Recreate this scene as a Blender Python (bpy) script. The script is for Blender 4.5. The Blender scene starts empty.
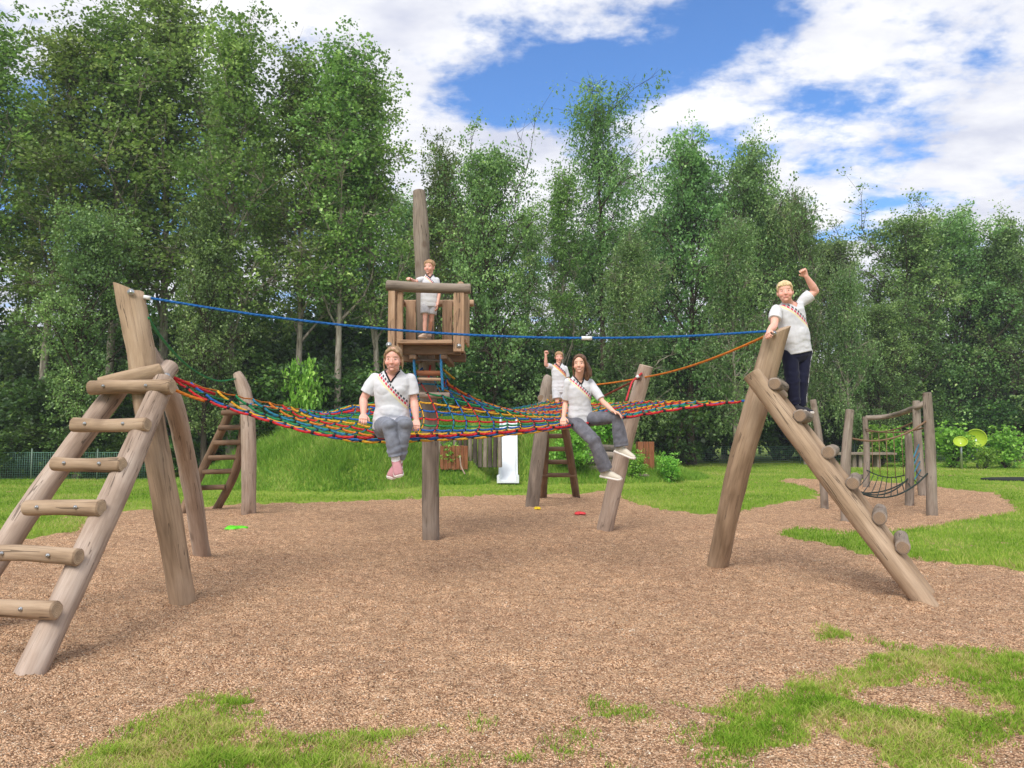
import bpy, math, random
import numpy as np
from mathutils import Vector, Matrix, noise as mnoise
from mathutils.bvhtree import BVHTree

SC = bpy.context.scene
COL = SC.collection
random.seed(7)
RNG = np.random.default_rng(11)
R = math.radians
V = Vector

# ------------------------------------------------------------------ camera
F, CAMH, PITCH = 760.0, 1.53, math.atan(46 / 760.0)
cam_d = bpy.data.cameras.new('camera')
cam = bpy.data.objects.new('camera', cam_d)
COL.objects.link(cam)
cam_d.sensor_width = 36.0
cam_d.lens = 36.0 * F / 1024.0
cam_d.clip_start, cam_d.clip_end = 0.05, 2000
cam.location = (0, 0, CAMH)
cam.rotation_euler = (R(90) + PITCH, 0, 0)
SC.camera = cam


def P(px, py, Y):
    """photo pixel at forward distance Y -> world point"""
    a, b = (px - 512) / F, (384 - py) / F
    yc = math.cos(PITCH) - b * math.sin(PITCH)
    zc = math.sin(PITCH) + b * math.cos(PITCH)
    k = Y / yc
    return V((a * k, Y, CAMH + zc * k))


def G(px, py, z=0.0):
    a, b = (px - 512) / F, (384 - py) / F
    yc = math.cos(PITCH) - b * math.sin(PITCH)
    zc = math.sin(PITCH) + b * math.cos(PITCH)
    k = (z - CAMH) / zc
    return V((a * k, yc * k, z))


# ------------------------------------------------------------------ tagging
def tag(o, label=None, cat=None, group=None, kind=None):
    if label: o['label'] = label
    if cat: o['category'] = cat
    if group: o['group'] = group
    if kind: o['kind'] = kind
    return o


def empty(name, loc, label, cat, group=None):
    o = bpy.data.objects.new(name, None)
    COL.objects.link(o)
    o.location = loc
    o.empty_display_size = 0.2
    return tag(o, label, cat, group)


def link_mesh(name, me, parent=None, world=True):
    o = bpy.data.objects.new(name, me)
    COL.objects.link(o)
    if parent is not None:
        o.parent = parent
    return o


def root_of(o):
    off = V((0, 0, 0))
    while o is not None:
        off = off + V(o.location)
        o = o.parent
    return off


# ------------------------------------------------------------------ numpy noise
def _hash(ix, iy, seed):
    h = (ix.astype(np.int64) * 374761393 + iy.astype(np.int64) * 668265263 + seed * 974634217) & 0xFFFFFFFF
    h = ((h ^ (h >> 13)) * 1274126177) & 0xFFFFFFFF
    h = h ^ (h >> 16)
    return (h & 0xFFFFFF) / float(0xFFFFFF)


def vnoise(x, y, seed=0):
    ix, iy = np.floor(x), np.floor(y)
    fx, fy = x - ix, y - iy
    fx, fy = fx * fx * (3 - 2 * fx), fy * fy * (3 - 2 * fy)
    a, b = _hash(ix, iy, seed), _hash(ix + 1, iy, seed)
    c, d = _hash(ix, iy + 1, seed), _hash(ix + 1, iy + 1, seed)
    return (a * (1 - fx) + b * fx) * (1 - fy) + (c * (1 - fx) + d * fx) * fy


def fbm(x, y, seed=0, octv=4):
    s, a, t = 0, 1.0, 0
    for k in range(octv):
        s = s + a * vnoise(x * 2 ** k, y * 2 ** k, seed + k * 17)
        t += a
        a *= 0.5
    return s / t


# ------------------------------------------------------------------ node helpers
def lin(r, g, b):
    f = lambda c: (c / 255 / 12.92) if c / 255 <= 0.04045 else ((c / 255 + 0.055) / 1.055) ** 2.4
    return (f(r), f(g), f(b), 1)


class NT:
    def __init__(self, nt):
        self.nt = nt
        nt.nodes.clear()

    def n(self, t, **kw):
        nd = self.nt.nodes.new(t)
        for k, v in kw.items():
            if k.startswith('i_'):
                key = k[2:]
                nd.inputs[int(key) if key.isdigit() else key].default_value = v
            else:
                setattr(nd, k, v)
        return nd

    def l(self, a, b):
        self.nt.links.new(a, b)

    def m(self, op, a, b=None, c=None, clamp=False):
        nd = self.nt.nodes.new('ShaderNodeMath')
        nd.operation = op
        nd.use_clamp = clamp
        for i, x in enumerate((a, b, c)):
            if x is None: continue
            if isinstance(x, (int, float)):
                nd.inputs[i].default_value = x
            else:
                self.l(x, nd.inputs[i])
        return nd.outputs[0]

    def mix(self, fac, a, b, blend='MIX'):
        nd = self.nt.nodes.new('ShaderNodeMix')
        nd.data_type = 'RGBA'
        nd.blend_type = blend
        for sock, x in ((nd.inputs[0], fac), (nd.inputs[6], a), (nd.inputs[7], b)):
            if isinstance(x, (int, float, tuple)):
                sock.default_value = x
            else:
                self.l(x, sock)
        return nd.outputs[2]

    def ramp(self, fac, stops, interp='LINEAR'):
        nd = self.nt.nodes.new('ShaderNodeValToRGB')
        cr = nd.color_ramp
        cr.interpolation = interp
        while len(cr.elements) > 1: cr.elements.remove(cr.elements[-1])
        for i, (p, c) in enumerate(stops):
            e = cr.elements[0] if i == 0 else cr.elements.new(p)
            e.position = p
            e.color = c if len(c) == 4 else (*c, 1)
        self.l(fac, nd.inputs[0])
        return nd.outputs[0]

    def noise(self, vec, scale, detail=4, rough=0.55, dist=0.0):
        nd = self.n('ShaderNodeTexNoise')
        nd.inputs['Scale'].default_value = scale
        nd.inputs['Detail'].default_value = detail
        nd.inputs['Roughness'].default_value = rough
        nd.inputs['Distortion'].default_value = dist
        if vec is not None: self.l(vec, nd.inputs['Vector'])
        return nd.outputs['Fac']

    def scalev(self, vec, s):
        nd = self.n('ShaderNodeVectorMath', operation='MULTIPLY')
        self.l(vec, nd.inputs[0])
        nd.inputs[1].default_value = s
        return nd.outputs[0]


def new_mat(name):
    m = bpy.data.materials.new(name)
    m.use_nodes = True
    return m, NT(m.node_tree)


def finish(t, color, rough=0.7, bump=None, bstr=0.3, bdist=0.02, spec=0.3, metal=0.0, sheen=0.0):
    out = t.n('ShaderNodeOutputMaterial')
    b = t.n('ShaderNodeBsdfPrincipled')
    if isinstance(color, tuple): b.inputs['Base Color'].default_value = color
    else: t.l(color, b.inputs['Base Color'])
    if isinstance(rough, (int, float)): b.inputs['Roughness'].default_value = rough
    else: t.l(rough, b.inputs['Roughness'])
    b.inputs['Specular IOR Level'].default_value = spec
    b.inputs['Metallic'].default_value = metal
    if sheen: b.inputs['Sheen Weight'].default_value = sheen
    if bump is not None:
        bp = t.n('ShaderNodeBump')
        bp.inputs['Strength'].default_value = bstr
        bp.inputs['Distance'].default_value = bdist
        t.l(bump, bp.inputs['Height'])
        t.l(bp.outputs[0], b.inputs['Normal'])
    t.l(b.outputs[0], out.inputs['Surface'])
    return b


def wood_mat(name, c1, c2, c3):
    m, t = new_mat(name)
    at = t.n('ShaderNodeAttribute', attribute_name='wc')
    vec = at.outputs['Vector']
    grain = t.noise(t.scalev(vec, (26, 26, 1.6)), 1.0, 6, 0.65, 0.4)
    big = t.noise(t.scalev(vec, (5, 5, 1.4)), 1.0, 3, 0.6, 0.3)
    fine = t.noise(t.scalev(vec, (90, 90, 5)), 1.0, 3, 0.6)
    col = t.ramp(big, [(0.3, c1), (0.52, c2), (0.72, c3)])
    g = t.ramp(grain, [(0.28, (0.74, 0.71, 0.69)), (0.5, (1, 1, 1)), (0.75, (1.08, 1.07, 1.06))])
    col = t.mix(1.0, col, g, 'MULTIPLY')
    g2 = t.ramp(fine, [(0.3, (0.8, 0.79, 0.78)), (0.6, (1.05, 1.05, 1.05))])
    col = t.mix(0.7, col, g2, 'MULTIPLY')
    # drying checks: thin dark cracks along the grain
    ck = t.noise(t.scalev(vec, (15, 15, 0.55)), 1.0, 2, 0.5, 0.15)
    ckd = t.m('ABSOLUTE', t.m('SUBTRACT', ck, 0.5))
    gate = t.noise(t.scalev(vec, (3, 3, 2.1)), 1.0, 1, 0.5)
    ckm = t.m('MULTIPLY', t.m('LESS_THAN', ckd, 0.007), t.m('GREATER_THAN', gate, 0.50))
    col = t.mix(t.m('MULTIPLY', ckm, 0.65), col, (0.05, 0.035, 0.025, 1))
    # knots
    vo = t.n('ShaderNodeTexVoronoi', feature='F1')
    t.l(t.scalev(vec, (3.1, 3.1, 1.9)), vo.inputs['Vector'])
    vo.inputs['Scale'].default_value = 1.0
    kn = t.ramp(vo.outputs['Distance'], [(0.07, (1, 1, 1)), (0.16, (0, 0, 0))])
    col = t.mix(t.m('MULTIPLY', kn, 0.55), col, (0.10, 0.06, 0.04, 1))
    h = t.m('ADD', t.m('MULTIPLY', grain, 0.7), t.m('MULTIPLY', ckm, -1.2))
    finish(t, col, 0.82, h, 0.7, 0.006, 0.2)
    return m


def endgrain_mat(name, c1, c2):
    m, t = new_mat(name)
    at = t.n('ShaderNodeAttribute', attribute_name='wc')
    s = t.n('ShaderNodeSeparateXYZ')
    t.l(at.outputs['Vector'], s.inputs[0])
    d = t.m('SQRT', t.m('ADD', t.m('POWER', s.outputs[0], 2), t.m('POWER', s.outputs[1], 2)))
    nz = t.noise(t.scalev(at.outputs['Vector'], (12, 12, 12)), 1, 3)
    ring = t.m('SINE', t.m('MULTIPLY', t.m('ADD', d, t.m('MULTIPLY', nz, 0.02)), 420))
    col = t.mix(t.m('MULTIPLY', t.m('ADD', ring, 1), 0.35), c1, c2)
    col = t.mix(t.ramp(nz, [(0.4, (0, 0, 0)), (0.7, (0.6, 0.6, 0.6))]), col, lin(120, 105, 92))
    finish(t, col, 0.85, ring, 0.15, 0.002, 0.2)
    return m


W_TAN = wood_mat('wood_tan', lin(126, 105, 84), lin(164, 141, 117), lin(182, 160, 137))
W_PALE = wood_mat('wood_pale', lin(140, 121, 106), lin(170, 151, 136), lin(184, 168, 155))
W_GREY = wood_mat('wood_grey', lin(108, 97, 88), lin(140, 127, 115), lin(158, 147, 136))
W_BROWN = wood_mat('wood_brown', lin(94, 75, 60), lin(126, 102, 82), lin(148, 124, 102))
W_PLANK = wood_mat('wood_plank', lin(142, 113, 90), lin(174, 143, 116), lin(190, 162, 137))
W_RED = wood_mat('wood_redbrown', lin(110, 68, 46), lin(138, 88, 60), lin(150, 104, 76))
W_DARK = wood_mat('wood_dark', lin(68, 60, 54), lin(92, 84, 77), lin(118, 108, 98))
W_END = endgrain_mat('wood_end', lin(196, 176, 150), lin(160, 134, 106))
W_END_D = endgrain_mat('wood_end_dark', lin(150, 128, 106), lin(118, 96, 76))


def plain_mat(name, col, rough=0.6, nscale=30, namp=0.25, bump=0.15, spec=0.3, metal=0.0, sheen=0.0):
    m, t = new_mat(name)
    tc = t.n('ShaderNodeTexCoord')
    nz = t.noise(tc.outputs['Object'], nscale, 5, 0.6)
    lo = tuple(c * (1 - namp) for c in col[:3]) + (1,)
    hi = tuple(min(1, c * (1 + namp)) for c in col[:3]) + (1,)
    c = t.ramp(nz, [(0.3, lo), (0.7, hi)])
    finish(t, c, rough, nz, bump, 0.004, spec, metal, sheen)
    return m


def rope_mat(name, col):
    m, t = new_mat(name)
    at = t.n('ShaderNodeAttribute', attribute_name='wc')
    s = t.n('ShaderNodeSeparateXYZ')
    t.l(at.outputs['Vector'], s.inputs[0])
    # strands twisting round the rope: x = angle/2pi, z = length
    ph = t.m('ADD', t.m('MULTIPLY', s.outputs[0], 18.85), t.m('MULTIPLY', s.outputs[2], 120))
    w = t.m('SINE', ph)
    nz = t.noise(t.scalev(at.outputs['Vector'], (3, 3, 9)), 1, 4)
    dirt = t.ramp(nz, [(0.35, (0.62, 0.6, 0.58)), (0.65, (1.05, 1.05, 1.05))])
    c = t.mix(1.0, col, dirt, 'MULTIPLY')
    c = t.mix(t.m('MULTIPLY', t.m('SUBTRACT', 0.3, w, clamp=True), 0.5), c, tuple(x * 0.45 for x in col[:3]) + (1,))
    finish(t, c, 0.65, w, 0.5, 0.003, 0.3)
    return m


ROPE = dict(red=rope_mat('rope_red', lin(214, 40, 48)), blue=rope_mat('rope_blue', lin(30, 104, 188)),
            green=rope_mat('rope_green', lin(34, 146, 88)), yellow=rope_mat('rope_yellow', lin(236, 176, 44)),
            orange=rope_mat('rope_orange', lin(230, 134, 40)), brown=rope_mat('rope_brown', lin(138, 62, 48)),
            skyblue=rope_mat('rope_skyblue', lin(22, 104, 182)), paleblue=rope_mat('rope_paleblue', lin(54, 130, 186)), teal=rope_mat('rope_teal', lin(40, 134, 168)),
            hemp=rope_mat('rope_hemp', lin(150, 118, 92)), dark=rope_mat('rope_dark', lin(44, 60, 56)),
            pink=rope_mat('rope_pink', lin(214, 62, 72)))
M_CLIP = plain_mat('black_clip', lin(28, 28, 34), 0.5)
M_WHITECLIP = plain_mat('white_sleeve', lin(225, 225, 225), 0.5)
M_STEEL = plain_mat('steel', lin(185, 188, 190), 0.35, metal=0.9)


# ------------------------------------------------------------------ mesh builder for logs, planks, ropes
class MB:
    def __init__(self):
        self.v, self.f, self.mi, self.wc, self.sm = [], [], [], [], []

    def add(self, vs, fs, mi, wcs, smooth=True):
        o = len(self.v)
        self.v += [tuple(x) for x in vs]
        self.wc += [tuple(x) for x in wcs]
        for q in fs:
            self.f.append(tuple(i + o for i in q))
            self.mi.append(mi)
            self.sm.append(smooth)

    def log(self, pts, rad, n=18, mi=0, mi_end=1, wob=0.06, seg=0.09, cut_end=None, cut_start=None, flat=None, bev=0.012, knobs=0):
        """log through pts (world), rad float or list; ends bevelled; cut_* = plane normal for slanted ends"""
        pts = [V(p) for p in pts]
        if isinstance(rad, (int, float)): rad = [rad] * len(pts)
        # resample with smooth interpolation
        L = [0.0]
        for a, b in zip(pts, pts[1:]): L.append(L[-1] + (b - a).length)
        N = max(5, int(L[-1] / seg))
        seed = random.random() * 100
        rows, wrow = [], []
        cen, rr, ss = [], [], []
        for i in range(N + 1):
            s = L[-1] * i / N
            cen.append(interp(pts, L, s))
            rr.append(float(np.interp(s, L, rad)))
            ss.append(s)
        ang = 2 * math.pi / n
        up0 = None
        for i in range(N + 1):
            d = (cen[min(i + 1, N)] - cen[max(i - 1, 0)]).normalized()
            if up0 is None:
                up0 = d.cross(V((0.13, 0.97, 0.2))).normalized()
            u = (up0 - d * up0.dot(d)).normalized()
            w = d.cross(u)
            up0 = u
            ring, wr = [], []
            for k in range(n):
                a = ang * k
                nv = mnoise.noise(V((math.cos(a) * 1.1 + seed, math.sin(a) * 1.1, ss[i] * 1.5)))
                nv2 = mnoise.noise(V((math.cos(a) * 2.3, math.sin(a) * 2.3 + seed, ss[i] * 5.0)))
                r = rr[i] * (1 + wob * 1.25 * nv + wob * 0.9 * nv2)
                off = u * (math.cos(a) * r) + w * (math.sin(a) * r)
                if flat is not None:
                    fd = off.dot(flat[0])
                    if fd > flat[1] * rr[i]:
                        off = off - flat[0] * (fd - flat[1] * rr[i])
                ring.append(cen[i] + off)
                wr.append((math.cos(a) * r + seed, math.sin(a) * r, ss[i]))
            rows.append(ring)
            wrow.append(wr)
        for end, cut in ((0, cut_start), (N, cut_end)):
            if cut is not None:
                cn = V(cut).normalized()
                ax = (cen[1] - cen[0]).normalized() if end == 0 else (cen[N] - cen[N - 1]).normalized()
                for k in range(n):
                    p = rows[end][k]
                    tt = (cen[end] - p).dot(cn) / ax.dot(cn)
                    rows[end][k] = p + ax * tt
        vs = [p for r in rows for p in r]
        ws = [p for r in wrow for p in r]
        fs = []
        for i in range(N):
            for k in range(n):
                k2 = (k + 1) % n
                fs.append((i * n + k, i * n + k2, (i + 1) * n + k2, (i + 1) * n + k))
        self.add(vs, fs, mi, ws)
        # caps with a worn bevel
        for end, sgn in ((0, -1), (N, 1)):
            ax = ((cen[N] - cen[N - 1]) if sgn > 0 else (cen[0] - cen[1])).normalized()
            c = sum(rows[end], V()) / n
            r0 = rows[end]
            r1 = [c + (p - c) * (1 - bev / max(rr[end], 0.02)) + ax * bev * 0.7 for p in r0]
            vs = r0 + r1 + [c + ax * bev * 0.75]
            sx = wrow[end][0][2]
            ws = wrow[end] + [(x - seed, y, z) for x, y, z in wrow[end]] + [(0, 0, sx)]
            f1 = [(k, (k + 1) % n, n + (k + 1) % n, n + k) for k in range(n)]
            f2 = [(n + k, n + (k + 1) % n, 2 * n) for k in range(n)]
            if sgn < 0:
                f1 = [q[::-1] for q in f1]
                f2 = [q[::-1] for q in f2]
            self.add(vs, f1, mi, [(x, y, z) for x, y, z in wrow[end]] * 2 + [(seed, 0, sx)])
            self.add(vs, f2, mi_end, ws, False)

    def rope(self, pts, r, n=6, mi=0):
        pts = [V(p) for p in pts]
        N = len(pts)
        up0 = None
        vs, ws, s = [], [], random.random() * 3
        for i in range(N):
            d = (pts[min(i + 1, N - 1)] - pts[max(i - 1, 0)]).normalized()
            if up0 is None:
                up0 = d.cross(V((0.1, 0.2, 1))).normalized() if abs(d.z) < 0.95 else V((1, 0, 0))
            u = (up0 - d * up0.dot(d)).normalized()
            w = d.cross(u)
            up0 = u
            if i: s += (pts[i] - pts[i - 1]).length
            for k in range(n):
                a = 2 * math.pi * k / n
                vs.append(pts[i] + u * math.cos(a) * r + w * math.sin(a) * r)
                ws.append((k / n, 0, s))
        fs = [(i * n + k, i * n + (k + 1) % n, (i + 1) * n + (k + 1) % n, (i + 1) * n + k) for i in range(N - 1) for k in range(n)]
        fs += [tuple(range(n))[::-1], tuple((N - 1) * n + k for k in range(n))]
        self.add(vs, fs, mi, ws)

    def box(self, c, ax, half, mi=0, bev=0.006, grain=2, wob=0.0):
        """bevelled box; ax = 3 unit vectors, half = half sizes, grain = index of the axis the grain runs along"""
        c = V(c)
        ax = [V(a).normalized() for a in ax]
        seed = random.random() * 50
        vs, ws = [], []
        for lvl in range(3):
            for sx in (-1, 1):
                for sy in (-1, 1):
                    for sz in (-1, 1):
                        h = [half[0] * sx, half[1] * sy, half[2] * sz]
                        for j in range(3):
                            if j != lvl:
                                h[j] -= bev * (sx, sy, sz)[j]
                        p = c + ax[0] * h[0] + ax[1] * h[1] + ax[2] * h[2]
                        vs.append(p)
                        hh = list(h)
                        g = hh.pop(grain)
                        ws.append((hh[0] + seed, hh[1], g))
        idx = lambda lvl, x, y, z: lvl * 8 + (x << 2 | y << 1 | z)
        fs = []
        fs += [(idx(0, s, 0, 0), idx(0, s, 1, 0), idx(0, s, 1, 1), idx(0, s, 0, 1))[::1 if s else -1] for s in (0, 1)]
        fs += [(idx(1, 0, s, 0), idx(1, 0, s, 1), idx(1, 1, s, 1), idx(1, 1, s, 0))[::1 if s else -1] for s in (0, 1)]
        fs += [(idx(2, 0, 0, s), idx(2, 1, 0, s), idx(2, 1, 1, s), idx(2, 0, 1, s))[::1 if s else -1] for s in (0, 1)]
        for a in (0, 1):
            for b in (0, 1):
                fs.append((idx(0, a, b, 0), idx(0, a, b, 1), idx(1, a, b, 1), idx(1, a, b, 0)))
                fs.append((idx(0, a, 0, b), idx(0, a, 1, b), idx(2, a, 1, b), idx(2, a, 0, b)))
                fs.append((idx(1, 0, a, b), idx(1, 1, a, b), idx(2, 1, a, b), idx(2, 0, a, b)))
                for d in (0, 1):
                    fs.append((idx(0, a, b, d), idx(1, a, b, d), idx(2, a, b, d)))
        self.add(vs, fs, mi, ws, False)

    def build(self, name, mats, parent=None):
        off = root_of(parent)
        me = bpy.data.meshes.new(name)
        me.from_pydata([(x - off.x, y - off.y, z - off.z) for x, y, z in self.v], [], self.f)
        for m in (mats if isinstance(mats, (list, tuple)) else [mats]): me.materials.append(m)
        me.polygons.foreach_set('material_index', self.mi)
        me.polygons.foreach_set('use_smooth', self.sm)
        at = me.attributes.new('wc', 'FLOAT_VECTOR', 'POINT')
        at.data.foreach_set('vector', np.array(self.wc, np.float32).ravel())
        me.update()
        bmfix(me)
        return link_mesh(name, me, parent)


def bmfix(me):
    import bmesh
    bm = bmesh.new()
    bm.from_mesh(me)
    bmesh.ops.recalc_face_normals(bm, faces=bm.faces)
    bm.to_mesh(me)
    bm.free()


def interp(pts, L, s):
    """Catmull-Rom through pts by arc length"""
    n = len(pts)
    if n == 2:
        return pts[0].lerp(pts[1], s / L[-1])
    i = 0
    while i < n - 2 and s > L[i + 1]: i += 1
    t = (s - L[i]) / max(1e-6, L[i + 1] - L[i])
    p0 = pts[max(i - 1, 0)]; p1 = pts[i]; p2 = pts[i + 1]; p3 = pts[min(i + 2, n - 1)]
    return 0.5 * ((2 * p1) + (p2 - p0) * t + (2 * p0 - 5 * p1 + 4 * p2 - p3) * t * t + (3 * p1 - p0 - 3 * p2 + p3) * t ** 3)


def spline(pts, n):
    pts = [V(p) for p in pts]
    L = [0.0]
    for a, b in zip(pts, pts[1:]): L.append(L[-1] + (b - a).length)
    return [interp(pts, L, L[-1] * i / n) for i in range(n + 1)]


def log_part(name, parent, pts, rad, mat, end=None, **kw):
    b = MB()
    b.log(pts, rad, **kw)
    return b.build(name, [mat, end or W_END], parent)


def bolt(parent, p, d, r=0.018):
    b = MB()
    p, d = V(p), V(d).normalized()
    b.rope([p, p + d * 0.006], r * 1.35, 10)
    b.rope([p + d * 0.006, p + d * 0.014], r * 0.75, 6)
    return b.build('bolt', M_STEEL, parent)


# ------------------------------------------------------------------ lawn / gravel layout
def gp(L): return np.array([(G(x, y).x, G(x, y).y) for x, y in L])

PIT = gp([(-700, 640), (-250, 575), (-60, 551), (0, 543), (45, 537), (78, 531), (100, 520), (115, 512), (176, 508), (254, 504), (330, 502), (400, 500),
          (488, 495), (540, 495), (579, 494), (611, 491), (623, 499), (649, 507), (700, 514), (716, 516), (744, 512), (785, 503), (813, 499),
          (820, 493), (805, 487), (778, 482), (790, 478.5), (860, 480), (935, 487), (987, 493), (1004, 498), (1009, 505), (1018, 512),
          (961, 522), (932, 528), (905, 531), (850, 534), (796, 529), (776, 533), (790, 540), (833, 546), (850, 553), (873, 557),
          (948, 563), (1024, 572), (1200, 590), (1700, 650)] )
_a = np.array([[16.0, 3.0], [9.0, 0.5], [2.0, -1.0], [-6, -1], [-12, 2.5]])
PIT = np.vstack([PIT, _a])
PATCHES = [
    gp([(40, 772), (139, 728), (205, 703), (236, 690), (262, 680), (274, 688), (252, 722), (300, 737), (357, 722), (390, 728), (424, 730),
        (400, 750), (430, 775), (560, 900), (100, 1000), (-250, 900)]),
    gp([(730, 772), (665, 742), (730, 716), (650, 704), (720, 700), (800, 684), (835, 663), (870, 652), (927, 643), (1024, 650), (1300, 665), (1700, 700),
        (2200, 900), (1300, 1200), (900, 900)]),
    gp([(803, 630), (830, 627), (871, 634), (868, 645), (838, 644), (812, 638)]),
    gp([(585, 704), (640, 702), (646, 712), (618, 716)]),
]
BARE = gp([(860, 690), (930, 680), (985, 690), (960, 708), (880, 704)]), gp([(740, 790), (760, 750), (830, 738), (880, 750), (900, 800)]), gp([(960, 760), (1020, 735), (1070, 745), (1040, 800)])


def sdist(poly, x, y):
    """signed distance, positive inside"""
    n = len(poly)
    d = np.full(x.shape, 1e9)
    ins = np.zeros(x.shape, bool)
    for i in range(n):
        ax, ay = poly[i]
        bx, by = poly[(i + 1) % n]
        ex, ey = bx - ax, by - ay
        t = np.clip(((x - ax) * ex + (y - ay) * ey) / (ex * ex + ey * ey + 1e-12), 0, 1)
        d = np.minimum(d, np.hypot(x - ax - t * ex, y - ay - t * ey))
        c = (ay > y) != (by > y)
        with np.errstate(divide='ignore', invalid='ignore'):
            xi = ex * (y - ay) / (ey if ey != 0 else 1e-12) + ax
        ins ^= c & (x < xi)
    return np.where(ins, d, -d)


def lawn_sd(x, y, patches=True):
    """signed distance to turf, positive on the turf"""
    nz = (fbm(x * 2.2, y * 2.2, 3, 4) - 0.5)
    d = -sdist(PIT, x, y) + nz * 0.25
    near = (y < 8.5) if patches else np.zeros(x.shape, bool)
    if near.any():
        nz2 = (fbm(x * 4.5, y * 4.5, 9, 4) - 0.5)
        for p in PATCHES:
            d = np.where(near, np.maximum(d, sdist(p, x, y) + nz2 * 0.5), d)
        for p in BARE:
            d = np.where(near, np.minimum(d, -sdist(p, x, y) + nz2 * 0.5), d)
    return d


def mound(x, y):
    u = (x + 1.7) / 8.4
    yc = 24.2 - 2.4 * np.clip((-1.9 - x) / 1.6, 0, 1)
    v = (y - yc) / 4.5
    r = np.sqrt(np.abs(u) ** 2.6 + np.abs(v) ** 2.2)
    h = np.clip(1 - r, 0, 1)
    h = h * h * (3 - 2 * h)
    base = 1.8 * np.minimum(1, h * 1.25)
    m = base * (0.86 + 0.28 * fbm(x * 0.6, y * 0.6, 21, 3))
    bed = np.interp(y, [20.5, 21.3, 21.6, 22.8, 23.6, 24.2, 26], [0.0, 0.0, 0.1, 0.95, 1.45, 1.6, 1.7])
    k = np.clip((1.0 - np.abs(x + 0.11)) / 0.55, 0, 1)
    return m + (np.minimum(m, bed) - m) * k


def ground_z(x, y):
    sd = lawn_sd(x, y, False)
    e = np.clip((sd + 0.05) / 0.13, 0, 1)
    e = e * e * (3 - 2 * e)
    z = -0.07 + e * 0.10
    return z + mound(x, y) + 0.03 * (fbm(x * 0.5, y * 0.5, 5, 3) - 0.5) * np.clip(sd * 2, 0, 1), sd


def grid_mesh(name, xs, ys, zf, mat):
    X, Y = np.meshgrid(xs, ys)
    Z = zf(X, Y)
    nx, ny = len(xs), len(ys)
    co = np.stack([X, Y, Z], -1).reshape(-1, 3)
    i = np.arange((ny - 1) * (nx - 1))
    r, c = i // (nx - 1), i % (nx - 1)
    a = r * nx + c
    faces = np.stack([a, a + 1, a + nx + 1, a + nx], -1)
    me = fast_mesh(name, co, faces)
    me.materials.append(mat)
    me.polygons.foreach_set('use_smooth', np.ones(len(faces), bool))
    return me


def fast_mesh(name, co, faces):
    """co (N,3), faces (M,k) all same arity"""
    me = bpy.data.meshes.new(name)
    k = faces.shape[1]
    me.vertices.add(len(co))
    me.vertices.foreach_set('co', np.ascontiguousarray(co, np.float32).ravel())
    me.loops.add(faces.size)
    me.loops.foreach_set('vertex_index', np.ascontiguousarray(faces, np.int32).ravel())
    me.polygons.add(len(faces))
    me.polygons.foreach_set('loop_start', np.arange(len(faces), dtype=np.int32) * k)
    me.polygons.foreach_set('loop_total', np.full(len(faces), k, np.int32))
    me.update(calc_edges=True)
    return me


def spaced(lo, hi, step, outer):
    core = np.arange(lo, hi + 1e-6, step)
    g, s = [], step
    x = hi
    while x < outer:
        s *= 1.35
        x += s
        g.append(x)
    l, s, x = [], step, lo
    while x > -outer:
        s *= 1.35
        x -= s
        l.append(x)
    return np.array(l[::-1] + list(core) + g)


# lawn material
def lawn_mat():
    m, t = new_mat('turf')
    geo = t.n('ShaderNodeNewGeometry')
    pos = geo.outputs['Position']
    a = t.noise(pos, 0.55, 5, 0.6)
    b = t.noise(pos, 3.0, 5, 0.65)
    c = t.noise(pos, 45, 4, 0.7)
    col = t.ramp(a, [(0.3, lin(104, 136, 48)), (0.5, lin(136, 158, 64)), (0.68, lin(162, 172, 90))])
    col2 = t.ramp(b, [(0.3, lin(96, 130, 42)), (0.55, lin(136, 158, 64)), (0.75, lin(178, 176, 106))])
    col = t.mix(0.5, col, col2)
    g = t.ramp(c, [(0.25, (0.45, 0.45, 0.42)), (0.55, (1, 1, 1)), (0.8, (1.2, 1.2, 1.1))])
    col = t.mix(0.85, col, g, 'MULTIPLY')
    finish(t, col, 0.9, c, 0.8, 0.03, 0.1)
    return m


def gravel_mat():
    m, t = new_mat('gravel')
    geo = t.n('ShaderNodeNewGeometry')
    pos = geo.outputs['Position']
    vo = t.n('ShaderNodeTexVoronoi', feature='F1')
    vo.inputs['Scale'].default_value = 104
    vo.inputs['Randomness'].default_value = 1
    t.l(pos, vo.inputs['Vector'])
    sep = t.n('ShaderNodeSeparateColor')
    t.l(vo.outputs['Color'], sep.inputs[0])
    cell = t.ramp(sep.outputs[0], [(0.0, lin(120, 94, 74)), (0.25, lin(156, 125, 99)), (0.5, lin(182, 150, 121)), (0.75, lin(202, 171, 141)), (0.93, lin(220, 196, 170)), (1.0, lin(156, 148, 138))])
    edge = t.ramp(vo.outputs['Distance'], [(0.35, (1.05, 1.05, 1.05)), (0.8, (0.58, 0.54, 0.52))])
    col = t.mix(1.0, cell, edge, 'MULTIPLY')
    big = t.noise(pos, 0.9, 4, 0.6)
    col = t.mix(1.0, col, t.ramp(big, [(0.3, (0.92, 0.86, 0.84)), (0.6, (1.08, 1.03, 0.99))]), 'MULTIPLY')
    med = t.noise(pos, 9, 5, 0.7)
    col = t.mix(1.0, col, t.ramp(med, [(0.34, (0.70, 0.68, 0.66)), (0.56, (1.06, 1.06, 1.06))]), 'MULTIPLY')
    h = t.m('SUBTRACT', t.m('MULTIPLY', med, 1.2), vo.outputs['Distance'])
    col = t.mix(1.0, col, (1.28, 1.25, 1.19, 1), 'MULTIPLY')
    finish(t, col, 0.85, h, 1.0, 0.014, 0.2)
    return m


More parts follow.
